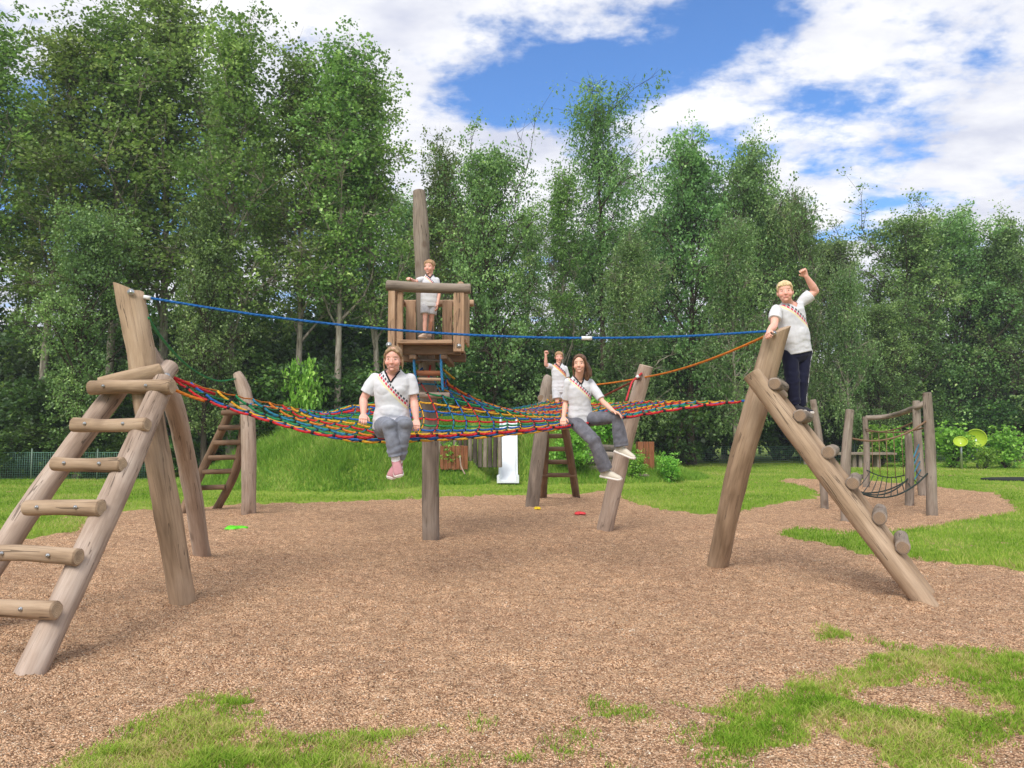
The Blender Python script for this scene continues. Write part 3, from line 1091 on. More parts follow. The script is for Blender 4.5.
for k, (xa, ya, xb, yb) in enumerate(((91, 388, 172, 387), (74, 425, 147, 425), (55, 464, 122, 465), (27, 508, 101, 508), (-10, 553, 78, 557), (-48, 606, 56, 610))):
    # where the right rail passes this height
    t = (yb - 382) / (678 - 382.0)
    # depth along the right rail at that pixel row: solve by search
    best = min((abs(P(0, yb, rt.lerp(rb, s / 200).y).z - rt.lerp(rb, s / 200).z), s) for s in range(201))[1] / 200
    Yr = rt.lerp(rb, best).y - 0.13
    a, b = P(xa, ya, Yr + 0.10), P(xb, yb, Yr - 0.02)
    r = 0.066 if k == 0 else 0.06
    log_part('rung', LF, [a, a.lerp(b, 0.45) + V((0, 0, random.uniform(-0.012, 0.012))), b], [r, r * 0.92, r * 1.04], W_TAN, wob=0.10, n=16, seg=0.06)
    for s in (0.2, 0.72):
        q = a.lerp(b, s)
        bolt(LF, q + V((0, -r * 0.99, 0.012)), (0.0, -1, 0.25), 0.0105)
# half-round collar boards round the post
b = MB()
b.log([P(106, 383, 7.08), P(140, 376, 7.02), P(163, 369, 7.05)], [0.11, 0.14, 0.11], flat=(V((0, 0.15, 1)).normalized(), 0.25), wob=0.05, n=20)
b.build('collar_board', [W_TAN, W_END], LF)
log_part('brace', LF, [P(157, 383, 6.98), P(169, 368, 7.3)], [0.085, 0.085], W_PALE, n=18)
bolt(LF, P(131, 292, 7.02), (0.1, -1, 0.1), 0.024)
bolt(LF, P(167, 376, 6.98), (0.3, -1, 0.1), 0.022)

# ------------------------------------------------------------------ right climbing frame
RF = empty('log_ladder_frame', G(715, 568), 'right log ladder seen from its side, the boy with the raised fist standing on it', 'climbing frame')
RT = P(777, 331, 7.75)
log_part('post', RF, [G(715, 566) - V((0, 0, 0.12)), P(738, 470, 8.15), P(755, 410, 7.97), RT], [0.115, 0.125, 0.125, 0.115], W_TAN, cut_end=(-0.35, -0.1, 0.9), wob=0.06, n=22)
ra, rb2 = P(752, 374, 7.55), G(930, 604)
rdir = (rb2 - ra).normalized()
log_part('rail', RF, [ra, ra.lerp(rb2, 0.5) + V((0, 0, -0.03)), rb2 - V((0, 0, 0.05))], [0.088, 0.098, 0.088], W_TAN, wob=0.05, n=20)
axr = V((0.44, 0.90, 0)).normalized()
ra2, rb3 = ra + axr * 0.62, rb2 + axr * 0.62
log_part('rail', RF, [ra2, ra2.lerp(rb3, 0.5), rb3 - V((0, 0, 0.05))], [0.085, 0.09, 0.085], W_TAN, wob=0.05, n=20)
upn = axr.cross(rdir).normalized()
if upn.z < 0: upn = -upn
for s in (0.085, 0.235, 0.40, 0.535, 0.68, 0.80):
    c = ra.lerp(rb2, s) + upn * 0.118
    log_part('rung', RF, [c - axr * 0.07, c + axr * 0.3, c + axr * 0.70], [0.064, 0.062, 0.062], W_GREY, W_END_D, wob=0.08, n=18)
log_part('brace', RF, [P(771, 384, 7.58), P(783, 396, 7.75)], [0.05, 0.05], W_PALE, n=14)
bolt(RF, P(758, 386, 7.47), (-0.1, -1, 0.1), 0.024)
bolt(RF, P(774, 333, 7.63), (0, -1, 0.2), 0.018)

# ------------------------------------------------------------------ leaning pale post holding the net
LP = tag(log_part('net_post', None, [G(603, 530) - V((0, 0, 0.12)), P(622, 455, 11.7), P(646, 366, 11.5)], [0.125, 0.125, 0.105], W_PALE, wob=0.05),
         'pale leaning post right of the sitting girl, holding up the net', 'post')

# ------------------------------------------------------------------ back left curved post with ladder
BF = empty('curved_post_ladder', G(248, 515), 'curved thick post with a brown bent rail ladder behind the left end of the net', 'climbing frame')
log_part('post', BF, [G(249, 514) - V((0, 0, 0.12)), P(249, 450, 13.7), P(247, 405, 13.7), P(242, 385, 13.7), P(237, 373, 13.7)], [0.13, 0.13, 0.125, 0.12, 0.075], W_PALE, wob=0.06)
lr = [G(180, 513) - V((0, 0, 0.08)), P(205, 465, 14.5), P(224, 425, 14.1), P(233, 405, 13.95)]
rr_ = [G(215, 508) - V((0, 0, 0.08)), P(232, 480, 14.6), P(240, 452, 14.3), P(245, 410, 14.0)]
log_part('rail', BF, lr, [0.085, 0.08, 0.08, 0.075], W_BROWN, W_END_D)
log_part('rail', BF, rr_, [0.08, 0.08, 0.08, 0.075], W_BROWN, W_END_D)
for x0, x1, yy, Y in ((222, 241, 413, 13.9), (219, 243, 428, 14.1), (214, 242, 443, 14.25), (209, 237, 458, 14.4), (203, 232, 472, 14.55), (195, 225, 488, 14.7)):
    log_part('rung', BF, [P(x0, yy, Y - 0.1), P(x1, yy - 1, Y - 0.08)], [0.05, 0.05], W_BROWN, W_END_D, n=12)

# ------------------------------------------------------------------ middle back frame
MF = empty('small_ladder_frame', G(531, 508), 'farthest brown ladder with a grey leaning post, behind the middle of the net', 'climbing frame')
log_part('post', MF, [G(531, 507) - V((0, 0, 0.12)), P(540, 440, 15.1), P(547, 385, 15.1), P(549, 376, 15.1)], [0.135, 0.14, 0.12, 0.07], W_GREY, wob=0.06)
for bx, tx in ((543, 545), (577, 559)):
    log_part('rail', MF, [G(bx, 497) - V((0, 0, 0.08)), P((bx + tx) / 2 + 1, 450, 16.2), P(tx, 398, 15.3)], [0.085, 0.085, 0.08], W_BROWN, W_END_D)
for k, yy in enumerate((406, 421, 436, 449, 462, 475)):
    Y = 15.3 + (yy - 398) / 99 * 1.9
    xa = 545 - (yy - 398) / 99 * 2; xb = 559 + (yy - 398) / 99 * 17
    log_part('rung', MF, [P(xa - 3, yy, Y - 0.06), P(xb + 3, yy, Y - 0.06)], [0.05, 0.05], W_BROWN, W_END_D, n=12)
for xx in (541, 551):
    log_part('step_block', MF, [P(xx, 398, 15.0), P(xx + 1, 398, 15.4)], [0.07, 0.07], W_GREY, W_END_D, n=14)

# ------------------------------------------------------------------ tower with crow's nest
TW = empty('lookout_tower', G(431, 540), 'tall single pole tower with a wooden lookout basket and blue rope ladder', 'tower')
YT = 10.6
log_part('pole', TW, [G(431, 539) - V((0, 0, 0.12)), P(430, 430, YT), P(424, 300, YT), P(421, 230, YT), P(419, 191, YT)], [0.118, 0.118, 0.112, 0.11, 0.085], W_GREY, wob=0.07)
ex, ey, ez = V((1, 0, 0)), V((0, 1, 0)), V((0, 0, 1))
YF, YB = 9.85, 11.2
log_part('rail', TW, [P(387, 285.5, YF), P(428, 288, YF), P(470, 289, YF)], [0.07, 0.066, 0.068], W_GREY, W_END, wob=0.06)
zf = P(400, 340, YF).z


def plank(name, par, c, ax, half, mat, grain=2, bev=0.008):
    b = MB(); b.box(c, ax, half, 0, bev, grain)
    return b.build(name, [mat], par)


xl, xr = P(392, 300, YF).x, P(459, 300, YF).x
ztop = P(400, 291, YF).z
for xx, dx in ((xl, 0.045), (xl + 0.10, 0.04), (xr, 0.07)):
    zb = P(400, 352, YF).z
    plank('corner_plank', TW, V((xx, YF + (0.04 if dx == 0.04 else 0), (ztop + zb) / 2)), (ex, ey, ez), (dx, 0.035, (ztop - zb) / 2), W_PLANK)
# back and side fence of the basket
zr0, zr1 = zf + 0.03, zf + 0.74
for s in (-1, 1):
    xx = (xl - 0.02) if s < 0 else (xr + 0.02)
    log_part('rail', TW, [V((xx, YF, zr1 - 0.02)), V((xx * 1.03, YB, zr1 - 0.02))], [0.05, 0.05], W_PLANK, W_END, n=12)
    for q in range(3):
        plank('slat', TW, V((xx + s * 0.035, YF + 0.35 + q * 0.36, (zr0 + zr1) / 2)), (ey, ex, ez), (0.11, 0.018, (zr1 - zr0) / 2), W_PLANK)
log_part('rail', TW, [V((xl - 0.12, YB, zr1 - 0.03)), V((xr + 0.12, YB, zr1 - 0.03))], [0.05, 0.05], W_PLANK, W_END, n=12)
for q in range(5):
    xx = xl + 0.08 + (xr - xl - 0.16) * q / 4 + (-0.09 if q == 2 else 0)
    plank('slat', TW, V((xx, YB - 0.07, (zr0 + zr1) / 2)), (ex, ey, ez), (0.075, 0.018, (zr1 - zr0) / 2), W_PLANK)
# floor and the beams beneath it
for q in range(8):
    yy = YF + 0.0 + q * (YB - YF) / 7
    plank('floor_board', TW, V(((xl + xr) / 2, yy, zf - 0.03)), (ey, ez, ex), (0.08, 0.025, (xr - xl) / 2 + (0.0 if q else -0.08)), W_PLANK)
for q, yy in enumerate((YF + 0.12, YB - 0.15)):
    plank('floor_beam', TW, V(((xl + xr) / 2, yy, zf - 0.12)), (ey, ez, ex), (0.05, 0.06, (xr - xl) / 2 + 0.02), W_BROWN)
for xx in ((xl + xr) / 2 - 0.17, (xl + xr) / 2 + 0.24):
    plank('floor_beam', TW, V((xx, (YF + YB) / 2, zf - 0.215)), (ex, ez, ey), (0.045, 0.03, (YB - YF) / 2 - 0.05), W_BROWN)
bolt(TW, P(389, 345, YF - 0.035), (0, -1, 0), 0.03)
bolt(TW, P(459, 346, YF - 0.035), (0, -1, 0), 0.022)
# rope ladder hanging from the basket
rl = empty('rope_ladder', (0, 0, 0), None, None)
rl.parent = TW
rl.location = (0, 0, 0)
for xx in (414, 441):
    b = MB(); b.rope(spline([P(xx, 346, 9.94), P(xx + 0.3, 368, 9.96), P(xx + (4 if xx < 420 else 2), 391, 9.98)], 12), 0.018, 7)
    b.build('ladder_rope', ROPE['paleblue'], rl)
for yy, mt, r in ((360, W_DARK, 0.016), (373, W_RED, 0.034), (379, W_PLANK, 0.02)):
    log_part('step', rl, [P(415, yy, 10.03), P(442, yy + 0.5, 10.03)], [r, r], mt, W_END, n=10)
b = MB(); b.log([P(420, 395, 10.2), P(449, 395.5, 10.2)], [0.042, 0.042], n=14)
b.build('step', [W_PALE, W_END], rl)
for xx in (414, 441):
    b = MB(); b.rope([P(xx, 343, 10.0), P(xx, 349, 10.0)], 0.022, 8); b.build('shackle', M_STEEL, rl)

# ------------------------------------------------------------------ climbing net
NET = empty('climbing_net', V((-1.13, 10.6, 1.5)), 'large sagging climbing net of red, blue, green and yellow ropes', 'net')
P1 = V((-1.13, 10.6, 0))
frontE = spline([V((-3.25, 7.25, 2.02)), P(205, 401, 7.3), P(262, 420, 7.3), P(312, 434, 7.28), P(355, 438, 7.3), P(400, 437, 7.4), P(470, 435, 7.7),
                 P(560, 427, 8.1), P(620, 418, 8.25), P(690, 407, 8.2), P(742, 401, 8.1)], 60)
leftE = spline([V((-3.25, 7.25, 2.04)), P(222, 392, 7.7), P(281, 405, 8.7), P(312, 412, 10.2), P(280, 408, 12.2), P(252, 404, 13.6)], 60)
backE = spline([P(252, 404, 13.6), P(350, 414, 12.6), P(420, 416, 12.4), P(500, 410, 13.2), P(549, 401, 14.9)], 60)
rightE = spline([P(742, 401, 8.1), P(700, 401, 9.0), P(640, 401, 11.3), P(600, 403, 12.6), P(549, 401, 14.9)], 60)


def at(L, t):
    k = t * (len(L) - 1)
    i = min(int(k), len(L) - 2)
    return L[i].lerp(L[i + 1], k - i)


def net_pt(u, v):
    v = v ** 1.05
    c = at(frontE, u) * (1 - v) + at(backE, u) * v + at(leftE, v) * (1 - u) + at(rightE, v) * u
    c = c - (frontE[0] * (1 - u) * (1 - v) + frontE[-1] * u * (1 - v) + backE[0] * (1 - u) * v + backE[-1] * u * v)
    d = V((c.x - P1.x, c.y - P1.y, 0))
    r = d.length
    if r < 0.25 and r > 1e-6:
        e = d / r * (0.19 + r * 0.24)
        c.x, c.y = P1.x + e.x, P1.y + e.y
    w = 16 * u * (1 - u) * v * (1 - v)
    c.z += 0.86 * math.exp(-r / 1.05) * min(1, w * 2.2)
    c.z -= 0.10 * w * (1 - math.exp(-r / 1.0))
    return c


NU, NV = 25, 30
cols = ['red', 'blue', 'yellow', 'green', 'teal', 'orange', 'red', 'yellow', 'blue', 'green'] or ['yellow', 'blue', 'red', 'green', 'orange', 'teal', 'red', 'yellow', 'blue', 'green']
knots = {}
for i in range(NV):
    for j in range(NU):
        knots[i, j] = net_pt(i / (NV - 1), j / (NU - 1))
rj = random.Random(5)
for j in range(NU):
    b = MB()
    pts = []
    for i in range((NV - 1) * 3 + 1):
        q = net_pt(i / ((NV - 1) * 3), j / (NU - 1))
        if i % 3: q.z -= 0.010
        pts.append(q)
    b.rope(pts, 0.0125, 6, 0)
    for i in range(1, NV - 1):
        q = knots[i, j]
        d = (knots[i + 1, j] - knots[i - 1, j]).normalized()
        b.rope([q - d * 0.014, q + d * 0.014], 0.0165, 6, 1)
    b.build('rope', [ROPE[cols[j % 10]], M_CLIP], NET)
for i in range(NV):
    b = MB()
    pts = []
    for j in range((NU - 1) * 2 + 1):
        q = net_pt(i / (NV - 1), j / ((NU - 1) * 2))
        if j % 2: q.z -= 0.012
        pts.append(q)
    b.rope(pts, 0.0075, 6, 0)
    b.build('rope', [ROPE[rj.choice(['blue', 'red', 'green', 'yellow', 'orange', 'teal'])]], NET)
# lashings from the corners of the net to the posts
for pa, pb, c in ((P(171, 376, 7.22), P(215, 394, 7.55), 'red'), (P(171, 388, 7.15), P(205, 401, 7.3), 'orange'), (P(742, 401, 8.1), P(752, 399, 7.95), 'blue'),
                  (P(252, 404, 13.6), P(248, 403, 13.65), 'blue'), (P(549, 401, 14.9), P(547, 399, 15.0), 'yellow')):
    b = MB(); b.rope(spline([pa, pa.lerp(pb, 0.5) - V((0, 0, 0.01)), pb], 6), 0.015, 6); b.build('lashing', ROPE[c], NET)
for ang in range(8):
    a = ang * math.pi / 4
    p = V((P1.x + math.cos(a) * 0.115, P1.y + math.sin(a) * 0.115, 2.42))
    q = V((P1.x + math.cos(a) * 0.33, P1.y + math.sin(a) * 0.33, 2.24))
    b = MB(); b.rope([p, q], 0.013, 6); b.build('lashing', ROPE[('yellow', 'blue', 'red', 'green')[ang % 4]], NET)


# ------------------------------------------------------------------ hand ropes
def hand_rope(pts, r, col, label, n=40, sleeves=()):
    L = spline(pts, n)
    b = MB(); b.rope(L, r, 8)
    for s in sleeves:
        i = int(s * n)
        b.rope([L[i], L[i + 1]], r * 1.6, 8, 1)
    o = b.build('hand_rope', [ROPE[col], M_WHITECLIP], None)
    return tag(o, label, 'rope', 'hand ropes strung between the posts')


def sag(a, b, s, n=6):
    return [a.lerp(b, i / n) - V((0, 0, s * 4 * (i / n) * (1 - i / n))) for i in range(n + 1)]


hand_rope(sag(P(144, 297, 7.12), P(771, 331, 7.66), 0.20, 8), 0.0125, 'skyblue', 'long blue rope strung from the slant-cut left post to the right post', 60, (0.01, 0.69))
hand_rope([P(148, 318, 7.1), P(163, 340, 8.2), P(182, 361, 9.8), P(200, 374, 11.4), P(218, 381, 12.8), P(235, 379, 13.6)], 0.014, 'green', 'green rope hanging from the left post to the curved post')
hand_rope(sag(P(772, 333, 7.7), P(646, 377, 11.4), 0.06) + sag(P(646, 377, 11.4), P(552, 386, 15.0), 0.05)[1:], 0.0135, 'orange', 'orange rope running from the right post past the leaning post')
hand_rope([P(640, 378, 11.4), P(620, 388, 12.0), P(600, 398, 12.7)], 0.016, 'brown', 'short reddish brown rope slanting from the leaning post down to the net')
hand_rope([P(642, 373, 11.4), P(633, 381, 11.4), P(630, 388, 11.35), P(626, 401, 11.3)], 0.015, 'pink', 'short red and white rope tying the net to the leaning post', 14, (0.2,))

# ------------------------------------------------------------------ far rope course on the right
FC = empty('rope_course', G(868, 505), 'grey post rope course with a beam and hanging rope bridge on the right', 'climbing frame')
posts = {}
for key, (bx, by, tx, ty, lean, r) in dict(a=(825, 509, 813, 400, 0.0, 0.075), b=(846, 522, 850, 410, 0, 0.085), c=(866, 487, 865, 417, 0, 0.085), d=(909, 505, 908, 434, 0, 0.085),
                                          e=(923, 496, 916, 401, 0, 0.10), f=(932, 515, 927, 393, 0, 0.095)).items():
    g = G(bx, by)
    top = P(tx, ty, g.y)
    mid = g.lerp(top, 0.5) + V((random.uniform(-0.05, 0.05), 0, 0))
    log_part('post', FC, [g - V((0, 0, 0.1)), mid, top], [r, r * 0.97, r * 0.8], W_GREY, W_END_D, n=14)
    posts[key] = (g, top)
log_part('beam', FC, [P(866, 418, posts['c'][0].y), P(890, 416, posts['c'][0].y - 0.3), P(915, 408, posts['e'][0].y), P(924, 403, posts['e'][0].y)], [0.065, 0.065, 0.065, 0.06], W_GREY, W_END_D, n=12)


def crope(pts, r, c, n=16):
    b = MB(); b.rope(spline(pts, n), r, 6); return b.build('rope', ROPE[c], FC)


def pt(k, t): return posts[k][0].lerp(posts[k][1], t)


crope(sag(pt('c', 0.83), pt('f', 0.72), 0.10), 0.017, 'hemp')
crope(sag(pt('b', 0.75), pt('f', 0.78), 0.18), 0.017, 'hemp')
crope(sag(pt('c', 0.80), pt('e', 0.80), 0.12), 0.017, 'hemp')
for s in range(1, 7):
    t = s / 7
    a = pt('c', 0.82).lerp(pt('e', 0.78), t); a.z -= 0.12 * 4 * t * (1 - t)
    lo = pt('c', 0.25).lerp(pt('e', 0.30), t); lo.z -= 0.25 * 4 * t * (1 - t)
    crope([a, lo], 0.010, 'hemp', 2)
for k0, k1, z0, z1, sg in (('b', 'f', 0.32, 0.36, 0.32), ('c', 'e', 0.25, 0.3, 0.22), ('a', 'd', 0.3, 0.36, 0.3), ('b', 'd', 0.33, 0.38, 0.25)):
    crope(sag(pt(k0, z0), pt(k1, z1), sg), 0.014, 'dark')
for s in range(1, 12):
    t = s / 12
    a = pt('b', 0.32).lerp(pt('f', 0.36), t); a.z -= 0.32 * 4 * t * (1 - t)
    c = pt('c', 0.25).lerp(pt('e', 0.30), t); c.z -= 0.22 * 4 * t * (1 - t)
    crope([a, a.lerp(c, 0.5) - V((0, 0, 0.04)), c], 0.009, 'dark', 6)
for s in range(4):
    crope([pt('e', 0.55 - s * 0.09), pt('d', 0.5 - s * 0.09), ], 0.014, 'teal', 3)

TB = empty('plank_table', G(858, 468), 'long grey plank table on stub legs behind the far rope course', 'table')
Yt = G(858, 468).y
b = MB(); b.box(V((P(858, 453, Yt).x, Yt, P(858, 453.5, Yt).z)), (ey, ez, ex), (0.45, 0.045, 1.35), 0, 0.01, 2); b.build('table_top', [W_GREY], TB)
for xx in (852, 858, 876):
    x_ = P(xx, 460, Yt).x
    b = MB(); b.box(V((x_, Yt, P(858, 453, Yt).z / 2 - 0.03)), (ex, ey, ez), (0.07, 0.25, P(858, 453, Yt).z / 2 - 0.03), 0, 0.01, 2); b.build('leg', [W_GREY], TB)
tag(log_part('short_log', None, [P(848, 477, G(850, 480).y), P(864, 477, G(850, 480).y + 0.1)], [0.085, 0.08], W_DARK, W_END_D), 'short dark log lying on the gravel under the far rope course', 'log')

# parabolic dishes among the bushes
M_DISH = plain_mat('dish_yellow', lin(158, 182, 44), 0.45, namp=0.12)
DG = 'pair of yellow green dishes in the bushes'


def dish(px, py, Y, r, tilt, label):
    c = P(px, py, Y)
    root = empty('whisper_dish', (c.x, Y, 0.03), label, 'dish', DG)
    vs, fs = [], []
    n, m = 32, 8
    ax = V((-0.55, -1, tilt)).normalized()
    u = ax.orthogonal().normalized(); w = ax.cross(u)
    b = MB()
    for side, off in ((0, 0.0), (1, -0.025)):
        vs = [c - ax * (0.35 * r) + ax * off]
        for i in range(1, m + 1):
            rr = r * i / m
            for k in range(n):
                a = 2 * math.pi * k / n
                vs.append(c + (u * math.cos(a) + w * math.sin(a)) * rr + ax * (0.35 * r * ((i / m) ** 2 - 1) + off))
        fs = [(0, 1 + k, 1 + (k + 1) % n) for k in range(n)]
        for i in range(m - 1):
            for k in range(n):
                fs.append((1 + i * n + k, 1 + (i + 1) * n + k, 1 + (i + 1) * n + (k + 1) % n, 1 + i * n + (k + 1) % n))
        b.add(vs, fs, 0, [(0, 0, 0)] * len(vs))
    rim = [c + (u * math.cos(2 * math.pi * k / n) + w * math.sin(2 * math.pi * k / n)) * r for k in range(n + 1)]
    b.rope(rim, 0.022, 6)
    b.build('bowl', [M_DISH], root)
    q = MB(); q.rope([c - ax * 0.4 * r, V((c.x + 0.1, Y + 0.15, c.z * 0.55)), V((c.x + 0.1, Y + 0.15, -0.05))], 0.045, 8); q.build('pole', M_STEEL, root)


dish(976, 438.5, 29.9, 0.36, 0.1, 'larger yellow green round dish rising out of the bushes')
dish(960.5, 441.5, 29.3, 0.23, 0.9, 'smaller yellow green dish tipped flat beside the larger one')

# dark rubber mat on the lawn
b = MB()
g = G(1036, 481)
n = 28
top = [V((g.x + 1.6 * math.cos(2 * math.pi * k / n), g.y + 0.75 * math.sin(2 * math.pi * k / n), 0.075)) for k in range(n)]
b.add(top + [p - V((0, 0, 0.08)) for p in top], [tuple(range(n))] + [(k, (k + 1) % n, n + (k + 1) % n, n + k) for k in range(n)], 0, [(0, 0, 0)] * (2 * n), False)
tag(b.build('rubber_mat', [plain_mat('black_rubber', lin(34, 36, 36), 0.8)], None), 'flat black oval mat lying on the lawn at the right edge', 'mat')

# ------------------------------------------------------------------ slide on the mound
M_SLIDE = plain_mat('slide_white', lin(222, 226, 230), 0.35, nscale=6, namp=0.06, spec=0.5)
SL = empty('slide', G(508, 486), 'straight white slide running down the front of the grassy mound', 'slide')
gs = G(508, 486)
path = [V((gs.x, gs.y, 0.12)), V((gs.x, gs.y + 0.40, 0.13)), V((gs.x, gs.y + 0.70, 0.26)), V((gs.x, gs.y + 2.0, 1.25)), V((gs.x, gs.y + 2.6, 1.70)), V((gs.x, gs.y + 2.95, 1.78)), V((gs.x, gs.y + 3.3, 1.78))]
pp = spline(path, 36)
prof = [(-0.27, 0.16), (-0.245, 0.165), (-0.225, 0.14), (-0.20, 0.02), (-0.17, 0.0), (0.17, 0.0), (0.20, 0.02), (0.225, 0.14), (0.245, 0.165), (0.27, 0.16), (0.27, -0.04), (-0.27, -0.04)]
vs, fs = [], []
for i, p in enumerate(pp):
    d = (pp[min(i + 1, 36)] - pp[max(i - 1, 0)]).normalized()
    nn = ex.cross(d).normalized()
    k = 1.12 if i < 4 else 1.0
    for (a, h) in prof: vs.append(p + ex * a * k + nn * h)
m_ = len(prof)
for i in range(36):
    for k in range(m_):
        fs.append((i * m_ + k, i * m_ + (k + 1) % m_, (i + 1) * m_ + (k + 1) % m_, (i + 1) * m_ + k))
fs += [tuple(range(m_)), tuple(36 * m_ + k for k in range(m_))]
b = MB(); b.add(vs, fs, 0, [(0, 0, 0)] * len(vs), False); b.build('chute', [M_SLIDE], SL)
for xx in (-0.2, 0.2):
    b = MB(); b.rope([V((gs.x + xx, gs.y + 0.25, -0.05)), V((gs.x + xx, gs.y + 0.25, 0.10))], 0.03, 8); b.build('leg', M_STEEL, SL)

# palisade of boards at the mound
PA = empty('palisade', V((-1.25, 21.3, 0.5)), 'weathered grey palisade of upright boards on the mound left of the slide', 'fence')
rp = random.Random(3)
for k in range(13):
    xx = P(440 + k * 5.0, 450, 21.2).x
    h = rp.uniform(-0.06, 0.06)
    zt, zb = P(440, 431, 21.2).z + h, P(440, 458, 21.2).z - 0.25
    log_part('stake', PA, [V((xx, 21.2 + rp.uniform(-0.02, 0.02), zb)), V((xx + rp.uniform(-0.02, 0.02), 21.2, zt))], [0.062, 0.058], W_DARK if k % 3 else W_GREY, W_END_D, n=10, seg=0.2)
OB = empty('board_hoarding', V((-1.5, 20.7, 0.5)), 'low orange brown board panel in front of the palisade', 'panel')
for k in range(7):
    xx = P(442 + k * 4.0, 455, 20.7).x
    plank('board', OB, V((xx, 20.7, P(440, 452.5, 20.7).z - 0.14)), (ex, ey, ez), (0.05, 0.015, 0.32 + 0.01 * (k % 2)), W_RED)
tag(log_part('leaning_stick', None, [P(465, 474, 19.9), P(461, 466, 20.1), P(460, 456, 20.3)], [0.02, 0.018, 0.014], W_PALE, n=8), 'thin pale stick leaning on the mound below the brown board panel', 'stick')

# stacked logs / retaining steps on the mound
def rest_y(px, py, r, y0):
    for i in range(120):
        Y = 18.5 + i * 0.06
        p = P(px, py, Y)
        if p.z - float(ground_z(np.array([p.x]), np.array([Y]))[0][0]) < r: return Y
    return y0


for k, (xa, xb, yy, Y, r, mt) in enumerate(((586, 620, 449, 21.9, 0.12, W_DARK), (583, 618, 456, 21.7, 0.12, W_GREY), (586, 616, 463, 21.5, 0.11, W_DARK), (588, 612, 469.5, 21.3, 0.10, W_GREY), (628, 648, 476, rest_y(638, 476, 0.05, 20.2), 0.06, W_PALE))):
    labs = ['dark log on top of the stack on the mound behind the girl', 'grey log second from the top of the stack on the mound', 'dark log third from the top of the stack on the mound', 'grey log at the bottom of the stack on the mound', 'short pale log lying in the grass right of the stacked logs']
    tag(log_part('stacked_log', None, [P(xa, yy, Y), P((xa + xb) / 2, yy - 0.6, Y), P(xb, yy + 0.5, Y + 0.15)], [r, r * 0.95, r], mt, W_END_D, n=14), labs[k], 'log', 'logs lying on the mound')
BX = empty('board_box', V((3.4, 22.5, 0.6)), 'small orange brown wooden box on the mound right of the stacked logs', 'box')
c = P(646, 449, 22.0)
for k in range(3):
    plank('board', BX, V((c.x - 0.16 + k * 0.16, 22.0, c.z - 0.19)), (ex, ey, ez), (0.075, 0.02, 0.40), W_RED)
plank('side_board', BX, V((c.x - 0.20, 22.25, c.z - 0.19)), (ey, ex, ez), (0.2, 0.02, 0.39), W_RED)
plank('side_board', BX, V((c.x + 0.20, 22.25, c.z - 0.19)), (ey, ex, ez), (0.2, 0.02, 0.39), W_RED)


# bits on the gravel
def flat_bit(px, py, w, d, col, name, label, cat, seed):
    g = G(px, py, 0.02)
    rg = random.Random(seed)
    n = 22
    vs = []
    for lay, (k, z) in enumerate(((1.0, 0.0), (0.97, 0.022), (0.7, 0.034), (0.0, 0.036))):
        for i in range(n):
            a = 2 * math.pi * i / n
            rr = k * (1 + 0.22 * math.sin(3 * a + seed) + 0.12 * math.sin(5 * a + seed * 2))
            vs.append(V((g.x + math.cos(a) * w * rr, g.y + math.sin(a) * d * rr, 0.012 + z + rg.uniform(-0.003, 0.006))))
    fs = [(l * n + i, l * n + (i + 1) % n, (l + 1) * n + (i + 1) % n, (l + 1) * n + i) for l in range(3) for i in range(n)]
    b = MB(); b.add(vs, fs, 0, [(0, 0, 0)] * len(vs))
    tag(b.build(name, [plain_mat(name + '_plastic', col, 0.5)], None), label, cat, 'small toys lying on the gravel')


flat_bit(235, 528, 0.16, 0.12, lin(96, 205, 40), 'sand_toy', 'flat bright green plastic toy lying on the gravel below the curved post', 'toy', 1)
flat_bit(537, 508.5, 0.06, 0.10, lin(226, 196, 30), 'sand_toy', 'tiny yellow plastic toy on the gravel by the foot of the farthest post', 'toy', 2)
flat_bit(580, 513.5, 0.10, 0.10, lin(216, 62, 66), 'sand_toy', 'small pinkish red plastic toy on the gravel below the girl', 'toy', 3)


# ------------------------------------------------------------------ people
def skin_mat():
    m, t = new_mat('skin')
    a = t.n('ShaderNodeAttribute', attribute_name='Col')
    b = finish(t, a.outputs['Color'], 0.5, spec=0.35)
    b.inputs['Subsurface Weight'].default_value = 0.08
    b.inputs['Subsurface Radius'].default_value = (0.01, 0.004, 0.002)
    return m


M_SKIN = skin_mat()
M_EYEW = plain_mat('eye_white', lin(206, 196, 190), 0.25, namp=0.02)
M_IRIS = plain_mat('iris', lin(44, 38, 36), 0.2, namp=0.05)


def cloth_mat(name, col, var=0.08, weave=260, rough=0.85):
    m, t = new_mat(name)
    tc = t.n('ShaderNodeTexCoord')
    nz = t.noise(tc.outputs['Object'], 14, 4, 0.6)
    wv = t.noise(tc.outputs['Object'], weave, 2, 0.6)
    c = t.ramp(nz, [(0.3, tuple(x * (1 - var) for x in col[:3]) + (1,)), (0.7, tuple(min(1, x * (1 + var)) for x in col[:3]) + (1,))])
    c = t.mix(0.5, c, t.ramp(wv, [(0.3, (0.8, 0.8, 0.8)), (0.7, (1.1, 1.1, 1.1))]), 'MULTIPLY')
    finish(t, c, rough, wv, 0.2, 0.001, 0.15, sheen=0.1)
    return m


